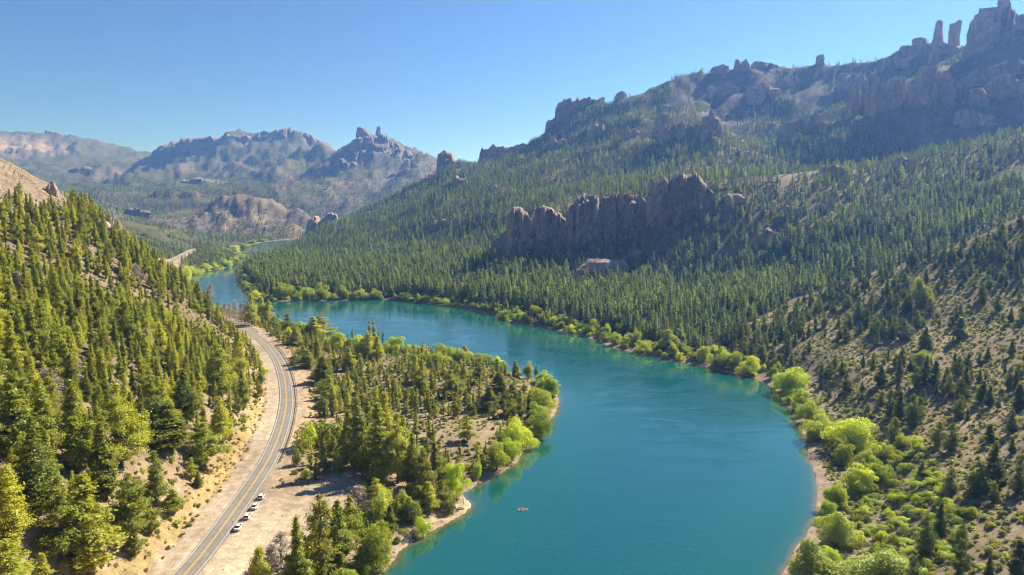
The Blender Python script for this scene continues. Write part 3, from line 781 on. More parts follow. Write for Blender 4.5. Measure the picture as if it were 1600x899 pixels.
# ------------------------------------------------------------------ rocks
def rock_wall(name, label, prof, thick, seed, sink=14.0, step_px=1.0, jag=3.0, mat='rock', group=None, rows=22, lean=0.25):
    pts = np.array([D(*p) for p in prof])
    L = np.concatenate([[0], np.cumsum(np.linalg.norm(np.diff(pts[:, :2], axis=0), axis=1))])
    Ym = pts[:, 1].mean(); step = step_px * Ym / FPX
    n = int(max(8, min(300, L[-1] / step)))
    s = np.linspace(0, L[-1], n)
    x, y, zt = (np.interp(s, L, pts[:, k]) for k in range(3))
    d = np.stack([np.gradient(x), np.gradient(y)], 1); d /= np.linalg.norm(d, axis=1)[:, None]
    nr = np.stack([d[:, 1], -d[:, 0]], 1)
    toward = -np.stack([x, y], 1); sg = np.sign((nr * toward).sum(1)); nr *= sg[:, None]
    px_m = Ym / FPX
    zt = zt + jag * (np.round(vnoise(s / (7 * px_m), s * 0 + 3, seed) * 3) / 3 - 0.5) + 0.5 * jag * fbm(s / (3 * px_m), s * 0, seed + 5, 3)
    zb = np.minimum(height(x, y), height(x + nr[:, 0] * thick, y + nr[:, 1] * thick)) - sink
    zt = np.maximum(zt, zb + 2)
    env = np.clip(np.minimum(s, L[-1] - s) / (thick * 0.8 + 1e-6), 0.08, 1) ** 0.5
    hh = zt - zb
    V = []; fr = np.linspace(0, 1, rows); bk = np.linspace(1, 0, 6)
    flw = 15 * px_m
    cw = 7.0 * px_m; sj = s + cw * 3.2 * (vnoise(s / (cw * 2.3), s * 0, seed + 41) - 0.5); cid = np.floor(sj / cw)
    pro = hash2(cid, cid * 0 + seed, 5) - 0.5; cut_ = hash2(cid, cid * 0 + seed, 9) - 0.5
    zt = np.maximum(zt + jag * 0.35 * cut_ + jag * 1.1 * (vnoise(s / (22 * px_m), s * 0 + 5, seed + 61) - 0.5), zb + 2); hh = zt - zb
    for v in fr:
        led = hash2(cid, np.floor(v * hh / (6 * px_m) + 3 * pro), seed + 11) - 0.5
        fl_ = ridged(s / flw, v * hh / (flw * 5.0), seed + 9, 4) - 0.45
        f2 = fbm(s / (3 * px_m), v * hh / (6 * px_m), seed + 19, 3)
        off = thick * env * (0.5 + lean * (1 - v) + 0.35 * fl_ + 0.55 * pro + 0.45 * led + 0.2 * f2 + 0.7 * (vnoise(s / (34 * px_m), v * 1.2 + 0 * s, seed + 51) - 0.5)) * (1.0 if v < 0.97 else 0.8)
        V.append(np.stack([x + nr[:, 0] * off, y + nr[:, 1] * off, zb + hh * v - (0.0 if v < 0.97 else 0.0)], 1))
    for v in bk:
        off = -thick * env * (0.5 + 0.3 * (1 - v) + 0.4 * (ridged(s / flw, v * hh / (flw * 4), seed + 29, 3) - 0.4))
        V.append(np.stack([x + nr[:, 0] * off, y + nr[:, 1] * off, zb + hh * v + (0.35 * jag * fbm(s / (4 * px_m), s * 0 + v, seed + 31, 2) if v > 0.9 else 0)], 1))
    m = len(V); V = np.stack(V, 1).reshape(-1, 3)
    i, j = np.meshgrid(np.arange(n - 1), np.arange(m - 1), indexing='ij')
    F = np.stack([i * m + j, (i + 1) * m + j, (i + 1) * m + j + 1, i * m + j + 1], -1).reshape(-1, 4)
    # end caps as strips between front and back columns
    caps = []
    for c in (0, n - 1):
        for a in range(rows - 1):
            b1 = int(rows + (1 - a / (rows - 1)) * 5); b2 = int(rows + (1 - (a + 1) / (rows - 1)) * 5)
            q = [c * m + a, c * m + a + 1, c * m + min(b2, m - 1), c * m + min(b1, m - 1)]
            caps.append(q)
    o = link(name, mesh_np(name, V, [F, np.array(caps)], M[mat], smooth=False))
    return tag(o, label, 'rock formation', group)

def rock_tower(name, label, axis, Y, seed, mat='rock', sink=12.0, group=None, segs=18, rings=22, rough=0.28):
    """axis: list of (px, py, width_px) from base to top"""
    k = Y / FPX
    P_ = np.array([D(a, b_, Y) for a, b_, _ in axis]); W = np.array([c for _, _, c in axis]) * k / 2
    P_[0, 2] = min(P_[0, 2], float(height(P_[0, 0], P_[0, 1]))) - sink
    t = np.linspace(0, 1, len(axis)); tt = np.linspace(0, 1, rings)
    V = []
    for q in tt:
        c = [np.interp(q, t, P_[:, e]) for e in range(3)]; r = np.interp(q, t, W)
        th = np.linspace(0, 2 * math.pi, segs, endpoint=False)
        u = th / (2 * math.pi) * 6
        gi_ = np.floor(np.arange(segs) / 3); lg_ = np.floor(q * 9)
        rr = r * (1 + rough * 0.9 * (hash2(gi_, gi_ * 0 + lg_, seed + 2) - 0.5) + rough * 1.6 * (vnoise(np.cos(th) * 1.6 + 5, np.sin(th) * 1.6 + c[2] / (W.max() * 2.2), seed) - 0.5) + rough * 0.8 * fbm(np.cos(th) * 3 + 9, np.sin(th) * 3 + c[2] / (W.max() * 0.8), seed + 3, 2))
        if q == 1: rr = rr * 0.55
        V.append(np.stack([c[0] + rr * np.cos(th), c[1] + rr * np.sin(th), np.full(segs, c[2]) + (r * 0.25 * fbm(np.cos(th) * 2, np.sin(th) * 2, seed + 8, 2) if q > 0.9 else 0)], 1))
    V = np.vstack(V + [np.array([[V[-1][:, 0].mean(), V[-1][:, 1].mean(), V[-1][:, 2].max() + 0.2 * W[-1]]])])
    i, j = np.meshgrid(np.arange(rings - 1), np.arange(segs), indexing='ij')
    F = np.stack([i * segs + j, i * segs + (j + 1) % segs, (i + 1) * segs + (j + 1) % segs, (i + 1) * segs + j], -1).reshape(-1, 4)
    top = len(V) - 1; jj_ = np.arange(segs)
    T = np.stack([np.full(segs, top), (rings - 1) * segs + jj_, (rings - 1) * segs + (jj_ + 1) % segs], -1)
    o = link(name, mesh_np(name, V, [F, T], M[mat], smooth=False))
    return tag(o, label, 'rock formation', group)

def boulder(name, label, px, py, wpx, hpx, seed, mat='rock', at=None, sink=0.35, group=None, cat='boulder', deep=1.0):
    p = at or hit(px, py)
    k = math.hypot(p[0], p[1]) / FPX
    rx, rz = wpx * k / 2, hpx * k
    bm = bmesh.new(); bmesh.ops.create_icosphere(bm, subdivisions=3, radius=1.0)
    V = np.array([v.co[:] for v in bm.verts]); F = np.array([[v.index for v in f.verts] for f in bm.faces]); bm.free()
    n = 1 + 0.30 * (vnoise(V[:, 0] * 1.5 + seed, V[:, 1] * 1.5 + V[:, 2], seed) * 2 - 1) + 0.14 * fbm(V[:, 0] * 4 + V[:, 2] * 2, V[:, 1] * 4 - V[:, 2] * 2, seed + 3, 3)
    V = V * n[:, None]
    V[:, 2] = np.clip(V[:, 2], -sink * 2, 0.55 + 0.5 * vnoise(V[:, 0] * 2.2 + seed, V[:, 1] * 2.2 + 3, seed + 7) + 0.12 * V[:, 0])
    V *= np.array([rx, rx * 0.8 * deep, rz])
    o = link(name, mesh_np(name, V, F, M[mat], smooth=False), loc=p, rot=(0, 0, seed * 1.7 % 0.8))
    return tag(o, label, cat, group)

CG = 'buttresses of the forest cliff'
rock_wall('rock_cliff', 'narrow detached buttress at the valley end of the forest cliff', [(790, 372, 905), (793, 333, 905), (802, 326, 905), (818, 330, 903), (830, 345, 902), (834, 380, 902)], 16, 3, group=CG, jag=4)
rock_wall('rock_cliff', 'square topped second buttress of the forest cliff, beside a notch', [(831, 372, 903), (835, 327, 902), (850, 320, 900), (868, 330, 897), (882, 345, 895), (888, 372, 893)], 19, 5, group=CG, jag=5)
rock_wall('rock_cliff', 'long middle wall of the forest cliff with dark vertical clefts', [(880, 360, 896), (892, 322, 893), (915, 306, 890), (940, 310, 887), (962, 301, 885), (985, 300, 882), (1003, 308, 880), (1012, 318, 878)], 22, 8, group=CG, jag=4)
rock_wall('rock_cliff', 'highest block of the forest cliff, crowned with trees', [(1008, 330, 880), (1016, 284, 877), (1045, 282, 873), (1070, 272, 869), (1092, 276, 865), (1108, 292, 861), (1120, 315, 858)], 22, 12, group=CG, jag=5)
boulder('rock_outcrop', 'rounded grey brown outcrop surrounded by pines below the forest cliff', 940, 430, 92, 31, 4, cat='rock formation', deep=0.8)
boulder('rock_outcrop', 'round boulder on the slope beside the highest block of the forest cliff', 1146, 315, 34, 13, 9, cat='rock formation')
rock_wall('rock_outcrop', 'square outcrop at the top of the pale forest streak', [(752, 312, 1405), (758, 294, 1402), (775, 290, 1400), (788, 294, 1398), (792, 312, 1396)], 22, 14, jag=3)
rock_wall('rock_outcrop', 'orange tinged outcrop on the bare ridge top', [(1272, 285, 915), (1284, 262, 913), (1303, 257, 911), (1320, 263, 909), (1332, 276, 908)], 15, 16, jag=3, sink=20)
rock_wall('rock_outcrop', 'low dark outcrop among pines at the end of the bare ridge', [(1495, 285, 850), (1505, 262, 850), (1530, 258, 848), (1545, 268, 846), (1560, 285, 845)], 12, 17, jag=3)
# skyline of the right-hand mountain
rock_wall('rock_crag', 'blocky castle shaped crag where the long ridge steps up', [(852, 206, 1880), (854, 190, 1878), (866, 186, 1876), (869, 166, 1874), (880, 155, 1870), (892, 152, 1868), (897, 158, 1866), (903, 150, 1866), (908, 156, 1864), (915, 154, 1862), (928, 156, 1860), (945, 152, 1856)], 34, 21, sink=70, jag=9)
rock_wall('rock_crag', 'rounded knob at the foot of the long ridge against the sky', [(682, 272, 1985), (685, 242, 1984), (694, 236, 1982), (705, 239, 1980), (711, 250, 1978), (722, 258, 1976)], 30, 23, sink=45, jag=5)
rock_wall('rock_crag', 'row of small jagged teeth on the ridge beyond the knob', [(748, 252, 1950), (753, 235, 1948), (765, 232, 1945), (772, 226, 1942), (790, 232, 1938), (812, 226, 1934), (832, 222, 1930)], 22, 25, sink=35, jag=9)
rock_wall('rock_crag', 'rib of rock beside the golden meadow under the ridge', [(956, 200, 1780), (962, 150, 1782), (968, 143, 1784), (976, 148, 1786), (980, 170, 1786)], 26, 26, sink=30, jag=5)
rock_wall('rock_crag', 'sloping crag with a notch beside the square one', [(1106, 122, 1712), (1112, 108, 1710), (1124, 102, 1708), (1138, 102, 1706), (1142, 112, 1704)], 26, 27, sink=50, jag=4)
rock_wall('rock_crag', 'square crag on the ridge beside a notch', [(1143, 118, 1702), (1149, 96, 1700), (1164, 95, 1698), (1168, 101, 1697), (1182, 98, 1695), (1200, 100, 1690), (1222, 104, 1685)], 28, 29, sink=60, jag=5)
rock_tower('rock_pinnacle', 'lone stubby pinnacle on the grassy ridge', [(1282, 120, 20), (1282, 103, 13), (1282, 90, 12), (1284, 86, 9)], 1620, 31, sink=30)
rock_wall('rock_wall', 'stepped grey wall climbing to the paired pillars', [(1375, 128, 1500), (1390, 92, 1480), (1400, 84, 1470), (1415, 72, 1458), (1432, 66, 1446), (1436, 58, 1440), (1446, 57, 1432), (1450, 64, 1428), (1456, 66, 1424)], 34, 33, sink=90, jag=5)
rock_wall('rock_wall', 'grey wall under the paired pillars', [(1446, 70, 1428), (1460, 72, 1415), (1475, 70, 1402), (1490, 74, 1390), (1512, 74, 1375), (1520, 82, 1365)], 40, 34, sink=90, jag=4)
rock_tower('rock_pinnacle', 'straight pillar, first of the pair above the grey wall', [(1462, 120, 30), (1463, 80, 20), (1465, 62, 14), (1467, 46, 10), (1468.5, 32, 9)], 1405, 35, sink=20, group='paired rock pillars', rough=0.2)
rock_tower('rock_pinnacle', 'leaning pillar with a forked top, second of the pair', [(1490, 118, 30), (1490, 80, 19), (1492, 60, 14), (1496, 45, 9), (1499, 32, 8)], 1388, 37, sink=20, group='paired rock pillars', rough=0.2)
rock_tower('rock_pinnacle', 'short spike leaning on the forked pillar', [(1488, 80, 14), (1488, 50, 10), (1489, 37, 8)], 1390, 38, sink=4, rough=0.2)
rock_wall('rock_crag', 'massive stepped crag under the tallest pinnacle', [(1514, 100, 1340), (1521, 72, 1332), (1528, 48, 1326), (1533, 28, 1320), (1545, 24, 1312), (1550, 15, 1306), (1562, 14, 1300), (1578, 15, 1292), (1590, 24, 1285), (1612, 22, 1272), (1650, 20, 1255)], 46, 39, sink=110, jag=5)
rock_tower('rock_pinnacle', 'tallest pinnacle, cut by the top edge of the photo', [(1566, 60, 26), (1567, 18, 17), (1568, 0, 14), (1569, -22, 11)], 1300, 41, sink=10, rough=0.2)
rock_wall('rock_wall', 'shaded cliff band in the valley under the lone pinnacle', [(1222, 178, 1560), (1240, 158, 1555), (1270, 150, 1548), (1300, 152, 1540), (1330, 165, 1530)], 30, 43, sink=40, jag=6)
rock_wall('rock_wall', 'shaded cliff band below the golden meadow', [(1010, 190, 1600), (1030, 168, 1595), (1060, 172, 1588), (1085, 186, 1580)], 26, 45, sink=40, jag=6)
rock_wall('rock_wall', 'broad shaded rock face beneath the massive crag', [(1480, 150, 1200), (1510, 118, 1195), (1560, 102, 1185), (1600, 95, 1172), (1660, 90, 1150)], 34, 47, sink=70, jag=6)
# twin peaked mountain, table mountain
rock_wall('rock_crag', 'blunt horn of the twin peaked mountain', [(556, 226, 3800), (560, 201, 3795), (566, 198, 3790), (574, 203, 3786), (581, 213, 3782), (586, 222, 3780)], 60, 51, sink=60, jag=7, mat='rock_far', step_px=1.2)
rock_tower('rock_pinnacle', 'thin horn of the twin peaked mountain', [(591, 222, 16), (591, 206, 7), (591.5, 198, 5)], 3780, 53, sink=30, mat='rock_far', rough=0.2)
rock_wall('rock_crag', 'rugged rock summit of the twin peaked mountain', [(528, 256, 3760), (545, 228, 3740), (560, 220, 3720), (580, 212, 3710), (600, 211, 3700), (612, 220, 3700), (622, 226, 3695), (640, 236, 3690), (650, 250, 3690)], 70, 55, sink=120, jag=12, mat='rock_far', lean=2.2)
rock_wall('rock_wall', 'cliff rim at the low end of the table mountain', [(243, 262, 4980), (246, 233, 4975), (275, 222, 4960), (300, 220, 4950), (330, 217, 4940), (352, 219, 4930), (362, 214, 4925), (388, 213, 4915), (402, 226, 4905)], 110, 57, sink=110, jag=16, mat='rock_far', step_px=1.3)
rock_wall('rock_wall', 'cliff rim round the summit of the table mountain', [(396, 222, 5000), (405, 210, 5000), (430, 206, 5010), (450, 202, 5020), (470, 205, 5030), (485, 210, 5040), (498, 218, 5050), (502, 230, 5060)], 120, 59, sink=90, jag=14, mat='rock_far', step_px=1.3)
rock_wall('rock_wall', 'broken pale cliff band below the table mountain', [(282, 300, 3750), (290, 282, 3740), (310, 277, 3730), (330, 284, 3720), (352, 288, 3700), (365, 302, 3690)], 70, 61, sink=60, jag=14, mat='rock_far')
rock_wall('rock_crag', 'small block on the far plateau skyline', [(72, 212, 6480), (73, 204, 6480), (84, 206, 6480), (96, 210, 6480), (99, 213, 6480)], 90, 63, sink=40, jag=6, mat='rock_far', step_px=1.0)
rock_wall('rock_crag', 'dark spiky crag at the foot of the pine slope by the bald hill', [(478, 370, 2080), (484, 346, 2078), (492, 336, 2076), (500, 344, 2074), (512, 338, 2072), (524, 334, 2070), (530, 350, 2068)], 40, 65, sink=40, jag=10)
# smaller rock faces breaking out of the mountainsides
def crag_at(px, py, wpx, hpx, seed, label, name='rock_outcrop', mat='rock', thick=None):
    q = hit(px, py)
    if q is None: return
    Y = q[1]; rr_ = np.random.default_rng(seed)
    prof = []
    for u in np.linspace(-0.5, 0.5, 7):
        x_ = px + u * wpx; e = (1 - (abs(u) * 2) ** 4 * 0.6) * rr_.choice([0.55, 0.75, 1.0, 1.05])
        prof.append((x_, py - hpx * e * rr_.uniform(0.75, 1.1), Y + rr_.uniform(-0.01, 0.01) * Y * 0.6))
    rock_wall(name, label, prof, thick or max(6.0, wpx * Y / FPX * 0.22), seed, sink=hpx * Y / FPX * 0.5 + 10, jag=hpx * Y / FPX * 0.18, mat=mat, rows=14)
for i, (a, b_, c_, d_, lb) in enumerate([(1060, 214, 70, 26, 'broad shaded rock face in the hollow below the golden meadow'), (1112, 206, 34, 30, 'upright buttress in the middle of the dark hollow'), (985, 214, 30, 16, 'small brown outcrop above the pines, beneath the rib of rock'),
     (1262, 206, 90, 24, 'long dark rock step at the bottom of the valley under the lone pinnacle'), (1345, 170, 44, 40, 'steep shaded face in the gully left of the stepped grey wall'), (1388, 172, 70, 60, 'tall grey face hanging under the stepped wall'), (1330, 130, 44, 16, 'low crag under the grassy skyline beside the lone pinnacle'),
     (1238, 132, 40, 14, 'brown ledge under the grassy skyline, before the lone pinnacle'), (1190, 150, 50, 22, 'rough shaded face below the square crag'), (1130, 150, 50, 26, 'rough shaded face below the notch in the ridge'), (1465, 152, 90, 42, 'broad rubbly face below the paired pillars'), (1560, 150, 90, 34, 'dark face below the massive crag, above the pines'),
     (1520, 188, 60, 16, 'low rock step in the shaded bowl under the crag'), (930, 214, 26, 24, 'tawny buttress at the foot of the castle crag'), (866, 232, 40, 18, 'low brown crag under the castle crag'), (720, 290, 40, 14, 'brown ledge on the slope under the jagged teeth'), (640, 302, 30, 9, 'small ledge on the long ridge above the valley'),
     (1240, 335, 44, 18, 'grey outcrop among pines below the bare ridge top'), (1205, 372, 36, 16, 'low grey outcrop half hidden in the pine slope'), (1420, 262, 46, 16, 'shaded outcrop at the far end of the bare ridge'), (1290, 330, 40, 14, 'pale ledge below the bare ridge top'), (820, 385, 60, 14, 'rubble foot of the narrow detached buttress'), (1000, 402, 40, 12, 'low rock beside the rounded outcrop among the pines'), (690, 352, 34, 9, 'small rock band in the pine slope below the pale streak'), (1480, 300, 50, 14, 'scattered grey ledge in the open pine wood')]):
    crag_at(a, b_, c_, d_, 200 + i * 3, lb)
for i, (a, b_, c_, d_, lb) in enumerate([(215, 338, 44, 12, 'grey broken rocks above the valley wood'), (540, 262, 34, 16, 'pale face on the shoulder of the twin peaked mountain'), (640, 262, 24, 12, 'small crag on the sunny shoulder of the twin peaked mountain'), (130, 268, 44, 7, 'pale ledge on the wooded left hillside')]):
    crag_at(a, b_, c_, d_, 300 + i * 3, lb, mat='rock_far')
# left ridge
sm_ = (slab > 0.35) & (Rg < 640) & (pxg > -60)
cell_ = sm_[:-1, :-1] & sm_[1:, :-1] & sm_[:-1, 1:] & sm_[1:, 1:]
si, sj = np.nonzero(cell_); sid = np.full(Rg.shape, -1); su = np.zeros(Rg.shape, bool); cnt = np.zeros(Rg.shape, int)
for di in (0, 1):
    for dj in (0, 1): su[si + di, sj + dj] = True; np.add.at(cnt, (si + di, sj + dj), 1)
sid[su] = np.arange(su.sum())
strat = (Xg + Zt * 1.4) / 7.0 + 1.2 * fbm(Xg / 18, Yg / 18, 93, 3)
lift = 0.8 + 1.5 * (np.floor(strat) - strat + 0.5) + 1.6 * (hash2(np.floor(strat), np.floor(Yg / 11 + 2 * fbm(Xg / 12, Yg / 12, 94, 2)), 95) - 0.5) + 0.5 * fbm(Xg / 4, Yg / 4, 96, 3)
Vz = np.where(cnt >= 4, Zt + np.maximum(lift, -0.2), Zt - 1.5)
o = link('rock_slab', mesh_np('rock_slab', np.stack([Xg[su], Yg[su], Vz[su]], -1), np.stack([sid[si, sj], sid[si, sj + 1], sid[si + 1, sj + 1], sid[si + 1, sj]], -1), M['rock_tan']))
tag(o, 'big pale tan slab of bare rock along the crest of the left ridge', 'rock formation')
boulder('boulder', 'dark purple boulder standing on the crest of the left ridge', 166, 363, 34, 25, 11)
boulder('boulder', 'brown block at the top edge of the pale slab', 82, 305, 14, 18, 13)
boulder('boulder', 'small dark rock among the hillside pines', 138, 398, 16, 12, 15)
boulder('boulder', 'flat boulder breaking the surface in the middle of the river', 816, 798, 20, 3.6, 44, at=G(816, 798, -0.3), mat='rock_dark')
boulder('boulder', 'dark boulder at the waterline of the gravel spit', 648, 841, 9, 5, 19, mat='rock_dark')
boulder('boulder', 'pale flat boulder at the tip of the gravel spit', 719, 795, 12, 3, 21, mat='rock_tan')
boulder('boulder', 'small stone lying low on the gravel spit', 630, 850, 4, 2.4, 25)

# ------------------------------------------------------------------ parked cars
M['car_paint'] = plain_mat('car_paint', (0.72, 0.72, 0.74), 0.3, 0.5, var=0.03)
M['car_glass'] = plain_mat('car_glass', (0.015, 0.018, 0.022), 0.08, 0.6, var=0.1)
M['rubber'] = plain_mat('rubber', (0.02, 0.02, 0.02), 0.85, 0.2)
M['rim'] = plain_mat('rim', (0.45, 0.45, 0.46), 0.35, 0.5, 0.7)
M['tail_lamp'] = plain_mat('tail_lamp', (0.35, 0.02, 0.02), 0.25, 0.5)
M['head_lamp'] = plain_mat('head_lamp', (0.75, 0.75, 0.72), 0.15, 0.5)
M['bumper'] = plain_mat('bumper', (0.05, 0.05, 0.055), 0.6, 0.3)
def loft(sections):
    """sections: list of closed rings with equal counts"""
    n = len(sections[0]); V = np.array(sections, float).reshape(-1, 3)
    i, j = np.meshgrid(np.arange(len(sections) - 1), np.arange(n), indexing='ij')
    F = np.stack([i * n + j, i * n + (j + 1) % n, (i + 1) * n + (j + 1) % n, (i + 1) * n + j], -1).reshape(-1, 4)
    return V, F
def car_meshes(kind):
    L = 4.5 if kind == 'sedan' else 4.0
    hl = L / 2
    xs = [-hl, -hl + 0.08, -hl + 0.5, -0.9, 0.0, 0.9, hl - 0.7, hl - 0.15, hl]
    tops = [0.78, 0.92, 0.98 if kind == 'sedan' else 0.95, 0.96, 0.95, 0.93, 0.86, 0.72, 0.60]
    wid = [0.74, 0.82, 0.87, 0.88, 0.88, 0.88, 0.86, 0.80, 0.68]
    secs = []
    for x, t, w_ in zip(xs, tops, wid):
        b0 = 0.30 if abs(x) > hl - 0.1 else 0.22
        secs.append([(x, -w_, b0 + 0.1), (x, -w_ * 0.9, b0), (x, w_ * 0.9, b0), (x, w_, b0 + 0.1), (x, w_, t - 0.22), (x, w_ * 0.93, t - 0.04), (x, w_ * 0.6, t), (x, -w_ * 0.6, t), (x, -w_ * 0.93, t - 0.04), (x, -w_, t - 0.22)])
    V, F = loft(secs); n = 10
    body = mesh_np('body', V, [F], M['car_paint'], True)
    bm = bmesh.new(); bm.from_mesh(body)
    bm.verts.ensure_lookup_table()
    bm.faces.new([bm.verts[i] for i in range(n)][::-1]); bm.faces.new([bm.verts[len(V) - n + i] for i in range(n)]); bm.to_mesh(body); bm.free()
    # cabin: side glass band below a painted roof
    if kind == 'sedan': cx = [(-1.75, 0.96), (-1.1, 1.40), (-0.2, 1.45), (0.35, 1.40), (1.15, 0.92)]
    else: cx = [(-1.92, 0.95), (-1.6, 1.38), (-0.3, 1.50), (0.4, 1.43), (1.25, 0.92)]
    lo = [(x, z) for x, z in cx]
    G1, R1_ = [], []
    for x, z in cx:
        k = max(0.0, (z - 0.93) / 0.55); wt, wb = 0.80 - 0.20 * k, 0.80
        G1.append([(x, -wb, 0.88), (x, wb, 0.88), (x, wt, z), (x, wt * 0.5, z + 0.015), (x, -wt * 0.5, z + 0.015), (x, -wt, z)])
    glass = mesh_np('window', *loft(G1), M['car_glass'], True)
    for x, z in cx[1:4]:
        k = (z - 0.93) / 0.55; wt = 0.80 - 0.20 * k
        R1_.append([(x, -wt - 0.012, z - 0.06), (x, wt + 0.012, z - 0.06), (x, wt + 0.01, z + 0.012), (x, wt * 0.5, z + 0.04), (x, -wt * 0.5, z + 0.04), (x, -wt - 0.01, z + 0.012)])
    roof = mesh_np('roof', *loft(R1_), M['car_paint'], True)
    return body, glass, roof, hl
def cyl(r, w_, segs=18):
    th = np.linspace(0, 2 * math.pi, segs, endpoint=False)
    rings = [[(r * k * math.cos(a), y, r * k * math.sin(a)) for a in th] for y, k in ((-w_, 0.02), (-w_, 0.9), (-w_ * 0.8, 1.0), (w_ * 0.8, 1.0), (w_, 0.9), (w_, 0.02))]
    return loft(rings)
def box_mesh(name, sx, sy, sz, mat):
    bx = np.array([(x, y, z) for z in (-sz, sz) for y in (-sy, sy) for x in (-sx, sx)])
    return mesh_np(name, bx, np.array([(0, 1, 5, 4), (1, 3, 7, 5), (3, 2, 6, 7), (2, 0, 4, 6), (4, 5, 7, 6), (0, 2, 3, 1)]), mat)
tyre_m = mesh_np('tyre', *cyl(0.33, 0.11), M['rubber'], True); rim_m = mesh_np('rim', *cyl(0.21, 0.118, 12), M['rim'], True)
tail_m = box_mesh('tail_light', 0.03, 0.14, 0.09, M['tail_lamp']); headl_m = box_mesh('headlight', 0.08, 0.16, 0.07, M['head_lamp'])
bump_m = box_mesh('bumper', 0.06, 0.72, 0.09, M['bumper']); mirror_m = box_mesh('mirror', 0.06, 0.09, 0.06, M['car_paint']); plate_m = box_mesh('number_plate', 0.012, 0.2, 0.055, M['white_paint'])
CARS = {k: car_meshes(k) for k in ('sedan', 'hatch')}
def car(px, py, kind, label):
    x, y, z = G(px, py, ROAD_Z); i = int(np.argmin(np.hypot(road[:, 0] - x, road[:, 1] - y)))
    d = road[i + 1] - road[i - 1]; a = math.atan2(d[1], d[0])
    body, glass, roof, hl = CARS[kind]
    root = tag(link('parked_car', None, loc=(x, y, float(height(x, y)) + 0.02), rot=(0, 0, a)), label, 'car', 'white cars parked in a row on the road shoulder')
    link('body', body, root); link('window', glass, root); link('roof', roof, root)
    for sx in (-1, 1):
        for sy in (-1, 1):
            w_ = link('wheel', tyre_m, root, (sx * hl * 0.6, sy * 0.80, 0.33)); link('rim', rim_m, w_, (0, sy * 0.004, 0))
    for sy in (-1, 1):
        link('tail_light', tail_m, root, (-hl - 0.0, sy * 0.62, 0.72)); link('headlight', headl_m, root, (hl - 0.12, sy * 0.55, 0.58)); link('mirror', mirror_m, root, (0.75, sy * 0.95, 0.95))
    link('bumper', bump_m, root, (-hl - 0.01, 0, 0.38)); link('number_plate', plate_m, root, (-hl - 0.075, 0, 0.40))
car(372.5, 826, 'sedan', 'white saloon car parked last in the row, nearest the bottom of the photo')
car(386.5, 809, 'hatch', 'white hatchback parked second from the bottom of the row on the shoulder')
car(398.5, 793.5, 'sedan', 'white saloon car parked third from the bottom of the row on the shoulder')
car(408.5, 778, 'hatch', 'white hatchback parked first in the row, closest to the end of the guardrail')

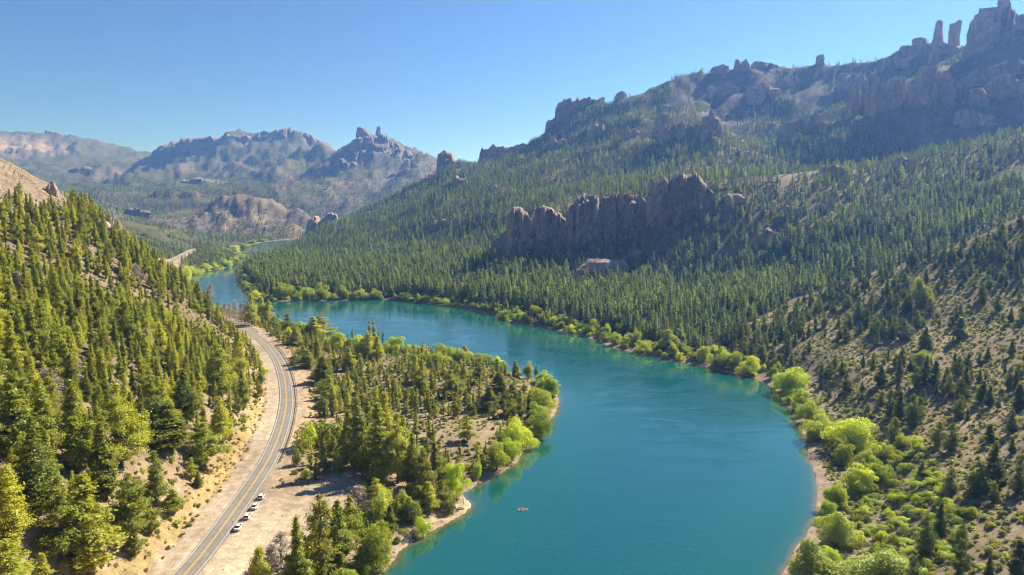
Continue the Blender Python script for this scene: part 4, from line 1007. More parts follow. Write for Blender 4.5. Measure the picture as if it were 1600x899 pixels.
# ------------------------------------------------------------------ people on the bank
def cloth(name, c): return plain_mat(name, c, 0.85, 0.15, var=0.1)
M['skin'] = cloth('skin', (0.42, 0.25, 0.17)); M['hair_dark'] = cloth('hair_dark', (0.02, 0.015, 0.012)); M['hat'] = cloth('hat', (0.5, 0.42, 0.3))
CL = {'white': (0.7, 0.7, 0.68), 'black': (0.02, 0.02, 0.022), 'navy': (0.02, 0.03, 0.09), 'grey': (0.2, 0.2, 0.21), 'red': (0.35, 0.03, 0.03), 'khaki': (0.27, 0.21, 0.12), 'jeans': (0.05, 0.08, 0.16), 'blue': (0.08, 0.16, 0.4)}
for k_, c_ in CL.items(): M['cloth_' + k_] = cloth('cloth_' + k_, c_)
def person_mesh(pose, top, legs):
    """one skinned body: standing, walking or sitting"""
    sit = pose == 'sitting'; hipz = 0.22 if sit else 0.93
    st = {'standing': 0.06, 'walking': 0.28, 'sitting': 0}[pose]
    J = [((0, 0, hipz), .145, .11), ((0, 0, hipz + .22), .14, .10), ((0.01, 0, hipz + .46), .17, .11), ((0.01, 0, hipz + .56), .06, .06), ((0.03, 0, hipz + .68), .095, .105), ((0.03, 0, hipz + .79), .07, .08)]
    E = [(0, 1), (1, 2), (2, 3), (3, 4), (4, 5)]
    def chain(start, pts):
        a = start
        for p, r in pts:
            J.append((p, r, r)); E.append((a, len(J) - 1)); a = len(J) - 1
        return a
    for s in (-1, 1):
        if sit: chain(0, [((0.05, s * .10, hipz), .09), ((0.42, s * .13, hipz + .28), .062), ((0.66, s * .12, 0.07), .045), ((0.82, s * .13, 0.05), .04)])
        else:
            f = s * st
            chain(0, [((0.02 * s, s * .095, hipz - .08), .085), ((f * .5 + .03, s * .1, hipz * .53), .06), ((f, s * .1, 0.09), .042), ((f + .14, s * .12, 0.035), .035)])
        g = -s * st
        e = chain(2, [((0.0, s * .19, hipz + .47), .055), ((g * .5 - .02, s * .25, hipz + .2), .042), ((g + (.25 if sit else .1), s * .24, hipz + (.1 if sit else -.04)), .032), ((g + (.31 if sit else .14), s * .235, hipz + (.06 if sit else -.11)), .036)])
        for q in range(5):
            J.append(((J[e][0][0] + .05 - .01 * abs(q - 2), J[e][0][1] + (q - 2) * .016, J[e][0][2] - .075 + .01 * abs(q - 2)), .009, .009)); E.append((e, len(J) - 1))
    me = bpy.data.meshes.new('person'); me.from_pydata([j[0] for j in J], E, [])
    ob = bpy.data.objects.new('person', me); COL.objects.link(ob)
    ob.modifiers.new('s', 'SKIN').use_smooth_shade = True
    for k, v in enumerate(me.skin_vertices[0].data): v.radius = (J[k][1], J[k][2]); v.use_root = (k == 0)
    sb = ob.modifiers.new('u', 'SUBSURF'); sb.levels = 1; sb.render_levels = 1
    bpy.context.view_layer.update()
    ev = ob.evaluated_get(bpy.context.evaluated_depsgraph_get()); m2 = bpy.data.meshes.new_from_object(ev)
    bpy.data.objects.remove(ob); m2.materials.clear()
    for mt in (M[top], M[legs], M['skin'], M['rubber']): m2.materials.append(mt)
    for p in m2.polygons:
        c = p.center; z = c.z - hipz
        leg = (z < 0.03 and abs(c.y) < 0.2) if not sit else (c.z < hipz + 0.02 or c.x > 0.12) and abs(c.y) < 0.21
        p.material_index = 2 if z > 0.52 else (1 if leg else (2 if (abs(c.y) > .2 and z < .26) else 0))
        if c.z < 0.075 and not (sit and c.x < 0.6): p.material_index = 3
        p.use_smooth = True
    return m2, hipz
def head_piece(hipz, hat):
    bm = bmesh.new(); bmesh.ops.create_uvsphere(bm, u_segments=12, v_segments=8, radius=0.115)
    bmesh.ops.delete(bm, geom=[v for v in bm.verts if v.co.z < (-0.005 if hat else -0.03) and v.co.x > -0.02 or v.co.z < -0.07], context='VERTS')
    for v in bm.verts: v.co.x *= 1.08; v.co += Vector((0.02, 0, hipz + .725))
    if hat:
        r = bmesh.ops.create_circle(bm, cap_ends=True, segments=14, radius=0.2)
        for v in r['verts']: v.co += Vector((0.03, 0, hipz + .735))
    me = bpy.data.meshes.new('hat' if hat else 'hair'); bm.to_mesh(me); bm.free(); me.materials.append(M['hat' if hat else 'hair_dark'])
    return me
def person(px, py, face, pose, top, legs, label, hat=False, size=1.0):
    q = hit(px, py); me, hz_ = person_mesh(pose, 'cloth_' + top, 'cloth_' + legs)
    o = tag(link('person', me, loc=(q[0], q[1], max(q[2], 0.05)), rot=(0, 0, math.radians(face)), scale=(size,) * 3), label, 'person')
    hp = head_piece(hz_, hat); link(hp.name.split('.')[0], hp, o)
person(616, 770, 200, 'walking', 'red', 'khaki', 'person in a dark red top walking on the dirt clearing, leftmost of the walkers')
person(619, 768, 215, 'walking', 'white', 'khaki', 'person in a white shirt walking beside the red top on the dirt clearing')
person(622.5, 767, 190, 'walking', 'white', 'grey', 'person in white with a sun hat among the walkers on the dirt clearing', True)
person(626, 770.5, 210, 'walking', 'blue', 'jeans', 'person in blue clothes, rightmost of the walkers on the dirt clearing')
person(637, 763, 160, 'standing', 'white', 'black', 'person with a white top standing by the shaded trees behind the walkers', size=0.95)
person(713.5, 785, -60, 'standing', 'black', 'black', 'person dressed in black standing on the middle of the gravel spit')
person(724, 788, -40, 'standing', 'white', 'navy', 'person in a white top and dark trousers standing at the tip of the gravel spit')
person(711, 797, -80, 'standing', 'navy', 'black', 'person in dark clothes standing beside stones at the water edge of the spit')
person(747, 757.5, -50, 'sitting', 'black', 'black', 'person in black sitting by the water behind the gravel spit')
person(750.5, 756, -50, 'sitting', 'white', 'jeans', 'person in a white top sitting by the water beside someone in black')
person(646, 837, -60, 'sitting', 'black', 'jeans', 'person in a dark top sitting at the dark boulder on the gravel shore')
person(650, 836, -45, 'sitting', 'white', 'black', 'person in a white top sitting at the dark boulder on the gravel shore', True)
ORDW_ = ['first', 'third', 'second', 'fourth', 'fifth', 'seventh', 'tenth', 'ninth', 'eighth', 'eleventh', 'sixth', 'last']
for i, (px, py, wp) in enumerate([(720, 796, 5), (715, 799, 4), (722, 793, 3.5), (706, 801, 4), (700, 806, 3), (690, 815, 3), (672, 829, 3), (660, 834, 3.5), (668, 826, 2.5), (640, 846, 3), (684, 810, 2.5), (640, 850, 2.2)]):
    boulder('shore_stone', f'{["pale", "grey", "flat"][i % 3]} stone, {ORDW_[i]} along the gravel spit from its tip', px, py, wp, wp * 0.5, 40 + i, mat='rock_tan', group='stones along the gravel spit', cat='stone')

# ------------------------------------------------------------------ plants: shapes
M['leaf_olive'] = leaf_mat('leaf_olive', (0.185, 0.250, 0.030), (0.470, 0.455, 0.058), 0.53, hue_var=0.3)
M['leaf_dark'] = leaf_mat('leaf_dark', (0.090, 0.145, 0.030), (0.200, 0.225, 0.048), 0.46, hue_var=0.22)
M['leaf_pine'] = leaf_mat('leaf_pine', (0.125, 0.210, 0.074), (0.330, 0.385, 0.105), 0.52, hue_var=0.35, scatter=0.3)
M['leaf_willow'] = leaf_mat('leaf_willow', (0.260, 0.385, 0.034), (0.530, 0.570, 0.062), 0.55, hue_var=0.25)
M['leaf_sage'] = leaf_mat('leaf_sage', (0.300, 0.370, 0.085), (0.440, 0.490, 0.125), 0.48, hue_var=0.2)
M['leaf_bush'] = leaf_mat('leaf_bush', (0.180, 0.250, 0.030), (0.360, 0.390, 0.060), 0.48, hue_var=0.3)
M['leaf_straw'] = leaf_mat('leaf_straw', (0.36, 0.27, 0.09), (0.52, 0.42, 0.17), 0.35, hue_var=0.3)
M['leaf_scrub'] = leaf_mat('leaf_scrub', (0.220, 0.245, 0.060), (0.430, 0.400, 0.115), 0.45, hue_var=0.35)
M['twig_grey'] = leaf_mat('twig_grey', (0.34, 0.285, 0.25), (0.50, 0.42, 0.37), 0.3, (1, 1, 1), hue_var=0.15)

def nrmz(v): return v / (np.linalg.norm(v, axis=-1, keepdims=True) + 1e-9)
def leaf_quads(c, n, size, aspect, rng):
    N = len(c); n = nrmz(n)
    r = rng.normal(size=(N, 3)); t1 = nrmz(np.cross(n, r)); t2 = np.cross(n, t1)
    s = np.asarray(size)[:, None] if np.ndim(size) else np.full((N, 1), size)
    s = s * rng.uniform(0.7, 1.3, (N, 1))
    a, b_ = t1 * s, t2 * s * aspect
    V = np.stack([c - a, c - b_ * 0.9 + a * 0.1, c + a, c + b_ - a * 0.1], 1).reshape(-1, 3)
    return V, np.arange(4 * N).reshape(N, 4), np.repeat(rng.random(N), 4)

def tube(pts, radii, segs=6):
    pts = np.asarray(pts, float); V = []
    for i, p in enumerate(pts):
        d = pts[min(i + 1, len(pts) - 1)] - pts[max(i - 1, 0)]; d /= np.linalg.norm(d) + 1e-9
        u = np.cross(d, (0.3, 0.9, 0.1)); u /= np.linalg.norm(u); v = np.cross(d, u)
        th = np.linspace(0, 2 * math.pi, segs, endpoint=False)
        V.append(p + radii[i] * (np.cos(th)[:, None] * u + np.sin(th)[:, None] * v))
    i, j = np.meshgrid(np.arange(len(pts) - 1), np.arange(segs), indexing='ij')
    F = np.stack([i * segs + j, i * segs + (j + 1) % segs, (i + 1) * segs + (j + 1) % segs, (i + 1) * segs + j], -1).reshape(-1, 4)
    return np.vstack(V), F
def join(parts):
    V, F, o = [], [], 0
    for v, f in parts:
        V.append(v); F.append(f + o); o += len(v)
    return np.vstack(V), np.vstack(F)

def conifer(name, h, r, nb, nl, leaf, mat, seed, t0=0.1, up=0.25, power=0.8, ragged=0.35, belly=0.18, spread=0.10, trunk_h=0.95, bare=0.0, solo=False, aspect=0.55):
    """crown mesh and trunk mesh of a conifer h tall, r wide (radius), base at origin"""
    rng = np.random.default_rng(seed)
    t = t0 + (1 - t0) * rng.random(nb) ** 1.25
    t[:3] = (0.97, 0.93, 0.9)
    az = np.arange(nb) * 2.399 + rng.normal(0, 0.5, nb)
    lob = 1 + ragged * (2 * vnoise(np.cos(az) * 1.3 + 4, np.sin(az) * 1.3 + t * 5, seed) - 1) * 1.3
    R = r * np.clip((1 - t) / (1 - t0), 0.02, 1) ** power * np.clip((t - t0 * 0.6) / belly, 0.35, 1) * lob * rng.uniform(0.75, 1.1, nb) + 0.02 * r
    wgt = R ** 1.3 + 0.12 * r; wgt /= wgt.sum()
    b_ = rng.choice(nb, nl, p=wgt)
    s = np.sqrt(rng.uniform(0.06, 1.0, nl)) * rng.uniform(0.85, 1.05, nl)
    rad_ = R[b_] * s
    sig = spread * r * (0.55 + 0.6 * R[b_] / r)
    c = np.stack([rad_ * np.cos(az[b_]), rad_ * np.sin(az[b_]), h * t[b_] + rad_ * up - 0.25 * up * R[b_]], 1) + rng.normal(size=(nl, 3)) * sig[:, None] * (1, 1, 0.7)
    c[:, 2] = np.clip(c[:, 2], 0.03 * h, h * 1.02)
    n = np.stack([np.cos(az[b_]) * 0.7, np.sin(az[b_]) * 0.7, np.full(nl, 0.75)], 1) + rng.normal(size=(nl, 3)) * 0.55
    V, F, lv = leaf_quads(c, n, leaf, aspect, rng)
    tv, tf = tube([(0, 0, -0.05 * h), (0.01 * h, 0, 0.25 * h), (0, 0.01 * h, 0.6 * h), (0, 0, trunk_h * h)], [0.022 * h, 0.017 * h, 0.01 * h, 0.002 * h], 6)
    limbs = [(tv, tf)]
    if not solo:
        for q in range(8):
            k_ = rng.integers(nb); a = az[k_]; z0 = h * t[k_] * 0.92
            limbs.append(tube([(0, 0, z0), (0.5 * R[k_] * math.cos(a), 0.5 * R[k_] * math.sin(a), z0 + 0.4 * up * R[k_]), (0.95 * R[k_] * math.cos(a), 0.95 * R[k_] * math.sin(a), z0 + up * R[k_])], [0.006 * h, 0.004 * h, 0.001 * h], 4))
    tv, tf = join(limbs)
    if solo:                                   # far pines: one mesh, trunk and crown together
        me = mesh_np(name, np.vstack([V, tv]), [F, tf + len(V)], [M[mat], M['bark']], False, np.concatenate([np.zeros(len(F)), np.ones(len(tf))]))
        attr_f(me, 'leaf', np.concatenate([lv, np.zeros(len(tv))])); return me
    me = mesh_np('crown', V, F, M[mat]); attr_f(me, 'leaf', lv)
    tm = mesh_np('trunk', tv, tf, M['bark'], True)
    return me, tm

def broadleaf(name, h, r, nc, nl, leaf, mat, seed, low=0.05, flat=1.0, aspect=0.45, feather=0.5, trunks=4, clump=0.36):
    """round crown of many clumps (willows, bushes)"""
    rng = np.random.default_rng(seed)
    # clump centres through a dome
    u = rng.random(nc) ** 0.7; a = rng.random(nc) * 2 * math.pi; zz = rng.uniform(0.12, 1, nc)
    rr = np.sqrt(np.clip(1 - (np.clip(zz - 0.35, 0, 1) / 0.66) ** 2, 0.04, 1)) * u * (0.45 + 1.0 * vnoise(np.cos(a) * 1.5 + 3, np.sin(a) * 1.5 + 5, seed))
    cc = np.stack([rr * np.cos(a) * r * 0.8, rr * np.sin(a) * r * 0.8, low * h + zz * (1 - low) * h * 0.82 * (0.62 + 0.7 * vnoise(np.cos(a) * 1.4 + 8, np.sin(a) * 1.4 + 2, seed + 4))], 1)
    cr = clump * r * rng.uniform(0.6, 1.2, nc)
    w_ = cr ** 2; w_ /= w_.sum(); k_ = rng.choice(nc, nl, p=w_)
    d = nrmz(rng.normal(size=(nl, 3)) + (0, 0, 0.45))
    q = rng.uniform(0.75, 1.08, nl) * np.where(rng.random(nl) < 0.15, 1.15, 1.0)
    c = cc[k_] + d * (cr[k_] * q)[:, None] * (1, 1, flat * 0.85)
    c[:, 2] = np.maximum(c[:, 2], 0.02 * h)
    n = d * 0.9 + nrmz(cc[k_] - (0, 0, 0.3 * h)) * 0.35 + rng.normal(size=(nl, 3)) * feather + (0, 0, 0.2)
    V, F, lv = leaf_quads(c, n, leaf, aspect, rng)
    me = mesh_np('crown', V, F, M[mat]); attr_f(me, 'leaf', lv)
    tb = []
    for i in range(trunks):
        e = cc[rng.integers(nc)]
        tb.append(tube([(0.06 * r * math.cos(i * 2), 0.06 * r * math.sin(i * 2), -0.06 * h), (e[0] * 0.4, e[1] * 0.4, e[2] * 0.5), e], [0.03 * h, 0.02 * h, 0.006 * h], 5))
    tv, tf = join(tb)
    return me, mesh_np('trunk', tv, tf, M['bark'], True)

def bare_tree(h, r, seed):
    rng = np.random.default_rng(seed); tb = [tube([(0, 0, -0.04 * h), (0.01 * h, 0, 0.5 * h), (0, 0.01 * h, h)], [0.02 * h, 0.012 * h, 0.002 * h], 6)]
    C_, N_ = [], []
    for i in range(64):
        t = rng.uniform(0.12, 0.97); a = i * 2.4 + rng.normal() * 0.4; R = r * (1 - t) ** 0.7 * rng.uniform(0.6, 1.1) + 0.1
        e = np.array([R * math.cos(a), R * math.sin(a), h * t + 0.35 * R]); b0 = np.array([0, 0, h * t])
        tb.append(tube([b0, (b0 + e) / 2 + (0, 0, -0.03 * R), e], [0.005 * h, 0.003 * h, 0.001 * h], 4))
        s = rng.uniform(0.3, 1.1, 20)[:, None]; C_.append(b0 + (e - b0) * s + rng.normal(size=(20, 3)) * 0.13 * r); N_.append(rng.normal(size=(20, 3)))
    V, F, lv = leaf_quads(np.vstack(C_), np.vstack(N_), 0.032 * h, 0.16, rng)
    me = mesh_np('crown', V, F, M['twig_grey']); attr_f(me, 'leaf', lv)
    tv, tf = join(tb)
    return me, mesh_np('trunk', tv, tf, M['bark_grey'], True)

# the kinds, a few shapes each: (shape word, crown, trunk, native height, native radius)
CYP = []
for i, (wd, r, nb, rag, pw, t0) in enumerate([('broad', 4.5, 130, 0.45, 0.82, 0.06), ('slender', 3.0, 110, 0.35, 0.85, 0.05), ('ragged', 4.0, 76, 0.75, 0.8, 0.12), ('dense', 3.8, 150, 0.35, 0.85, 0.04), ('lopsided', 4.1, 90, 0.85, 0.85, 0.08), ('pointed', 3.4, 120, 0.4, 1.05, 0.05)]):
    CYP.append((wd, *conifer('cypress', 20, r, nb, 9000, 0.27, 'leaf_olive', 100 + i, t0=t0, ragged=rag, power=pw, up=0.25, spread=0.135), 20, r))
YNG = []
for i, (wd, r, nb, rag, pw) in enumerate([('bushy', 2.2, 50, 0.5, 0.6), ('spindly', 1.3, 44, 0.4, 0.8), ('shaggy', 1.8, 40, 0.7, 0.7), ('neat', 1.6, 60, 0.3, 0.9)]):
    YNG.append((wd, *conifer('young', 8, r, nb, 3000, 0.20, 'leaf_olive', 200 + i, t0=0.04, ragged=rag, power=pw, up=0.35, spread=0.16), 8, r))
CON = []
for i, (wd, r, nb, rag, pw) in enumerate([('egg shaped', 2.3, 90, 0.15, 0.60), ('cone shaped', 2.1, 90, 0.12, 0.9), ('narrow', 1.5, 80, 0.15, 0.75), ('twin lobed', 2.5, 60, 0.55, 0.62)]):
    CON.append((wd, *conifer('cone', 8, r, nb, 4800, 0.17, 'leaf_dark', 300 + i, t0=0.02, ragged=rag, power=pw, up=0.45, spread=0.15, belly=0.12), 8, r))
PINE = []
for i, (wd, r, nb, rag, pw) in enumerate([('narrow', 2.6, 60, 0.4, 0.85), ('spire like', 2.2, 66, 0.3, 1.0), ('full', 3.4, 60, 0.55, 0.7), ('thin topped', 3.0, 46, 0.8, 1.0)]):
    PINE.append((wd, conifer('pine', 21, r, nb, 1700, 0.44, 'leaf_pine', 400 + i, t0=0.12, ragged=rag, power=pw, up=0.05, spread=0.16, solo=True), 21, r))
FARP = [conifer('far_pine', 15, 2.6, 26, 170, 1.25, 'leaf_pine', 450 + i, t0=0.05, ragged=0.4, power=0.85, up=0.1, spread=0.2, solo=True) for i in range(3)]
WIL = []
for i, (wd, r, nc, fl, mt) in enumerate([('round', 5.0, 60, 1.0, 'leaf_willow'), ('billowing', 5.4, 38, 0.95, 'leaf_willow'), ('spreading', 6.2, 70, 0.8, 'leaf_willow'), ('lumpy', 5.0, 26, 1.0, 'leaf_willow'), ('feathery', 5.2, 90, 1.1, 'leaf_sage')]):
    WIL.append((wd, *broadleaf('willow', 7.5, r, nc, 11000, 0.20, mt, 500 + i, flat=fl, clump=[0.24, 0.28, 0.22, 0.33, 0.2][i], feather=0.7), 7.5, r))
BUSH = []
for i, (wd, mt) in enumerate([('olive', 'leaf_bush'), ('yellow green', 'leaf_willow'), ('dark green', 'leaf_dark'), ('grey green', 'leaf_sage')]):
    BUSH.append((wd, *broadleaf('bush', 2.2, 2.0, 14, 1700, 0.15, mt, 600 + i, trunks=3), 2.2, 2.0))
SCRUB = [broadleaf('scrub', 0.9, 0.9, 7, 110, 0.24, mt, 650 + i, trunks=1)[0] for i, mt in enumerate(['leaf_scrub', 'leaf_bush', 'leaf_scrub'])]
POP = [('column', *conifer('poplar', 15, 1.3, 60, 3000, 0.22, 'leaf_bush', 700, t0=0.05, ragged=0.2, power=0.35, up=1.2, spread=0.2), 15, 1.3)]
BARE = [('bare', *bare_tree(15, 3.2, 720 + i), 15, 3.2) for i in range(2)]

# ------------------------------------------------------------------ where plants stand
def cand(x0, x1, y0, y1, sp, seed, jit=0.42):
    nx, ny = int((x1 - x0) / sp), int((y1 - y0) / sp)
    r = np.random.default_rng(seed)
    X, Y = np.meshgrid(x0 + (np.arange(nx) + 0.5) * sp, y0 + (np.arange(ny) + 0.5) * sp)
    X = X + ((np.arange(ny) % 2) * 0.5 * sp)[:, None]
    X = X.ravel() + r.uniform(-jit, jit, nx * ny) * sp; Y = Y.ravel() + r.uniform(-jit, jit, nx * ny) * sp
    px = 800 + FPX * CP * X / np.maximum(Y, 1)
    k = (px > -90) & (px < 1690) & (Y > 60)
    X, Y = X[k], Y[k]
    Z = height(X, Y); px, py = project(X, Y, Z)
    return X, Y, Z, px, py, r
class Plant:
    __slots__ = ('x', 'y', 'z', 'h', 'w', 'shape', 'rot', 'px', 'py', 'what')
def mk(x, y, h, w=None, shape=0, what='', z=None):
    p = Plant(); p.x, p.y, p.h, p.w, p.shape, p.what = float(x), float(y), float(h), w, int(shape), what
    p.z = float(height(x, y)) if z is None else float(z); p.rot = random.uniform(0, 6.28)
    a, b_ = project(p.x, p.y, p.z); p.px, p.py = float(a), float(b_)
    return p
def at_px(px, py, wpx, hpx, shape=0, z_water=False, what=''):
    q = hit(px, py)
    if q is None: return None
    k = math.hypot(q[0], q[1]) / FPX
    tilt = math.atan2(CAM_Z - q[2], math.hypot(q[0], q[1]))
    hh = max(0.5, (hpx * k - 0.35 * wpx * k * math.sin(tilt)) / math.cos(tilt))
    return mk(q[0], q[1], hh, wpx * k / 2, shape, what)

# hand placed trees: (base x, base y, width, height) in photo pixels
WILLOWS = [(401, 459, 22, 16), (400, 469, 26, 15), (443, 467, 38, 24), (470, 460, 26, 15), (478, 467, 28, 18), (503, 467, 36, 24), (493, 470, 14, 10), (535, 467, 28, 21), (565, 467, 22, 15), (586, 466, 22, 15), (612, 463, 12, 13),
 (627, 459, 14, 9), (641, 470, 26, 10), (665, 472, 24, 12), (680, 474, 20, 10), (697, 476, 22, 10), (714, 479, 10, 8), (742, 476, 28, 21), (754, 482, 20, 9), (779, 486, 18, 12), (797, 480, 28, 15), (808, 492, 24, 14), (789, 499, 28, 15),
 (812, 499, 24, 15), (836, 498, 30, 24), (838, 484, 28, 15), (862, 491, 28, 17), (866, 508, 20, 15), (881, 509, 24, 17), (897, 512, 20, 14), (897, 490, 24, 15), (914, 494, 20, 13), (926, 520, 28, 23), (948, 525, 24, 19), (972, 520, 26, 19),
 (962, 538, 26, 19), (980, 540, 18, 14), (994, 538, 18, 25), (1011, 546, 20, 17), (1047, 545, 40, 30, 4), (1051, 556, 22, 21), (1070, 551, 20, 14), (1080, 561, 12, 9), (1101, 563, 28, 23), (1130, 574, 32, 31), (1150, 577, 30, 30),
 (1172, 584, 34, 29), (1208, 592, 22, 20), (1240, 613, 58, 40), (1252, 637, 36, 28), (1265, 657, 44, 30), (1282, 683, 60, 36), (1335, 702, 82, 54), (1321, 724, 34, 30), (1342, 768, 60, 42), (1372, 757, 38, 36), (1307, 794, 48, 40), (1294, 812, 38, 30),
 (1309, 850, 68, 52, 4), (1270, 912, 94, 70, 4), (1376, 925, 132, 74, 4), (1432, 707, 30, 24), (1441, 571, 28, 22), (1438, 476, 40, 34, 4), (1318, 582, 22, 17), (1408, 700, 26, 22), (1390, 716, 30, 22), (1355, 725, 28, 22),
 # peninsula
 (430, 517, 26, 22, 4), (470, 520, 24, 18), (450, 530, 24, 18), (528, 545, 42, 27), (561, 548, 42, 26), (605, 552, 30, 20), (620, 551, 42, 27), (654, 556, 28, 17), (690, 562, 60, 28), (684, 572, 52, 24), (665, 566, 30, 18), (722, 566, 40, 22), (752, 570, 42, 23), (778, 574, 26, 18),
 (826, 592, 24, 27), (850, 603, 26, 26), (858, 618, 52, 34), (845, 640, 58, 38), (836, 655, 42, 30), (845, 682, 46, 46), (806, 700, 58, 50), (776, 735, 52, 50), (795, 718, 44, 38), (746, 748, 26, 28), (711, 773, 48, 54), (593, 886, 70, 76), (536, 925, 56, 46), (500, 930, 40, 34), (690, 752, 30, 40), (640, 690, 20, 16),
 # far banks
 (290, 441, 30, 22), (300, 429, 20, 12), (286, 430, 24, 14), (303, 449, 14, 14), (322, 421, 20, 9), (335, 419, 16, 8), (352, 417, 22, 11), (367, 413, 20, 9), (372, 403, 18, 9), (350, 395, 22, 8), (365, 391, 20, 8), (380, 388, 20, 7), (395, 381, 18, 6), (410, 378, 16, 5), (425, 375.5, 14, 5),
 (392, 404, 26, 7), (410, 401, 26, 7), (432, 398, 26, 7), (452, 396, 22, 6), (340, 400, 20, 7), (390, 440, 16, 10), (383, 450, 16, 10)]
willows = []
for i, q in enumerate(WILLOWS):
    p = at_px(q[0], q[1], q[2], q[3], q[4] if len(q) > 4 else [0, 1, 3, 2, 1, 0, 3][i % 7])
    if p: willows.append(p)
# small ones filling the banks between them
X, Y, Z, px, py, r = cand(-560, 330, 150, 1500, 7.0, 61)
s_ = sample(sd, X, Y); rr_ = sample(rdist, X, Y)
east = px > np.interp(Y, [200, 300, 400, 500, 640, 760], [1100, 1000, 950, 800, 500, 300])
kx = (s_ > 1.5) & (s_ < np.where(east, np.where(Y < 420, 13, 24), 9)) & (rr_ > 14) & (r.random(len(X)) < np.where(s_ < 12, 0.85, 0.5)) & ~in_poly(px, py, [(600, 880), (640, 820), (690, 760), (770, 730), (770, 770), (745, 810), (640, 880)])
kx &= ~((px > 1240) & (py > 690) & (py < 830) & (px < 1310))
for i in np.nonzero(kx)[0]:
    if len(willows) > 900: break
    willows.append(mk(X[i], Y[i], *[(q_ * 1.15, q_ * r.uniform(0.75, 1.05)) for q_ in (r.uniform(2.6, 6.2) if Y[i] > 420 else r.uniform(1.7, 4.8),)][0], r.integers(0, 5)))

poplars = [at_px(*q) for q in [(551, 533, 4.5, 20), (578, 540, 6, 40), (585, 545, 8, 44), (592, 543, 5, 26), (599, 540, 5.5, 24)]]
bares = [at_px(*q, shape=i % 2) for i, q in enumerate([(360, 501, 14, 26), (369, 503, 14, 34), (378, 505, 12, 30), (384, 507, 14, 32), (352, 497, 12, 22), (440, 880, 52, 56), (425, 893, 44, 46), (560, 800, 46, 48), (668, 803, 26, 18),
   (80, 640, 50, 60), (118, 610, 30, 46), (190, 655, 46, 60), (60, 660, 44, 44), (30, 470, 24, 40), (230, 560, 30, 44), (215, 450, 20, 34), (245, 640, 32, 40), (150, 470, 22, 34), (330, 470, 16, 26), (1020, 418, 10, 26), (1000, 425, 9, 22), (975, 416, 5, 22)])]
bares = [b_ for b_ in bares if b_]

# cypress on the left hillside
hills_l = []
for q in [(20, 855, 62, 110), (140, 895, 84, 140), (100, 880, 60, 120), (60, 800, 60, 130), (205, 835, 54, 90), (165, 780, 60, 110), (245, 790, 40, 80), (265, 700, 66, 70), (320, 720, 52, 60), (345, 690, 44, 70), (15, 930, 70, 80), (70, 930, 40, 60), (210, 870, 28, 50), (270, 800, 34, 36), (300, 750, 18, 34), (310, 762, 16, 26),
          (190, 730, 56, 120), (120, 740, 60, 130), (70, 720, 50, 110), (30, 720, 60, 120), (240, 690, 44, 90), (290, 660, 50, 80), (345, 620, 48, 80), (380, 640, 26, 60), (375, 590, 34, 70)]:
    p = at_px(*q, shape=len(hills_l) % 6)
    if p: hills_l.append(p)
X, Y, Z, px, py, r = cand(-700, 0, 90, 760, 5.8, 71)
rs_ = sample(rside, X, Y); rd_ = sample(rdist, X, Y); sl_ = sample(slab, X, Y)
dn_ = fbm(X / 45, Y / 45, 33, 3)
okk = (rs_ < 0) & (rd_ > np.where(Y > 330, 12, 16)) & (rd_ < 420) & (sl_ < 0.3) & (dn_ > -0.5) & (r.random(len(X)) < 0.93)
okk &= ~in_poly(px, py, [(115, 438), (150, 430), (190, 490), (180, 500), (140, 470)]) & ~in_poly(px, py, [(195, 715), (300, 725), (330, 760), (270, 775), (200, 750)]) & ~in_poly(px, py, [(0, 385), (32, 385), (30, 402), (0, 405)])
used = np.array([(p.x, p.y) for p in hills_l])
for i in np.nonzero(okk)[0]:
    if len(used) and ((used - (X[i], Y[i])) ** 2).sum(1).min() < 30: continue
    h = r.uniform(7.5, 17) * (0.8 + 0.35 * (dn_[i] + 0.4)) * (0.65 if rd_[i] < 30 else 1)
    h = h * np.interp(Y[i], [180, 450, 600], [1.1, 0.9, 0.8])
    if visible(X[i], Y[i], Z[i] + h, 6): hills_l.append(mk(X[i], Y[i], h, None, r.integers(0, 6), z=Z[i]))

# peninsula: big trees by hand, young ones between
penin = []
for q in [(560, 738, 54, 118), (592, 750, 54, 124), (622, 755, 48, 112), (645, 765, 42, 92), (662, 778, 38, 82), (545, 722, 42, 84), (603, 722, 48, 112), (680, 765, 36, 78), (575, 700, 40, 80), (630, 715, 40, 70), (504, 905, 62, 134), (467, 935, 50, 126), (408, 935, 60, 82), (530, 880, 44, 100), (548, 850, 46, 80),
          (621, 813, 20, 40), (590, 800, 40, 56), (610, 835, 36, 50), (670, 800, 40, 52), (655, 800, 40, 46), (690, 790, 34, 44), (640, 812, 34, 40), (575, 560, 34, 44), (590, 563, 30, 40), (495, 560, 20, 34), (490, 530, 34, 36), (450, 526, 30, 36), (462, 540, 26, 30), (500, 525, 36, 34), (505, 600, 44, 46), (480, 575, 36, 30), (545, 580, 24, 40),
          (394, 508, 22, 46), (410, 507, 22, 42), (421, 508, 20, 38), (388, 503, 14, 30), (520, 650, 22, 44), (515, 625, 26, 40), (660, 610, 30, 50), (650, 600, 24, 46), (705, 620, 36, 46), (780, 620, 50, 44), (800, 630, 40, 34), (765, 640, 36, 40), (730, 690, 24, 44), (725, 600, 22, 36), (748, 600, 22, 36), (805, 588, 18, 26), (726, 562, 24, 24), (838, 590, 10, 20), (670, 555, 8, 12)]:
    p = at_px(*q, shape=len(penin) % 6)
    if p: penin.append(p)
youngs = []
X, Y, Z, px, py, r = cand(-330, 140, 170, 700, 5.2, 81)
s_ = sample(sd, X, Y); rs_ = sample(rside, X, Y); rd_ = sample(rdist, X, Y); lt_ = sample(lotm, X, Y); dt_ = sample(dirt, X, Y) + sample(spit, X, Y)
dn_ = fbm(X / 28, Y / 28, 35, 3)
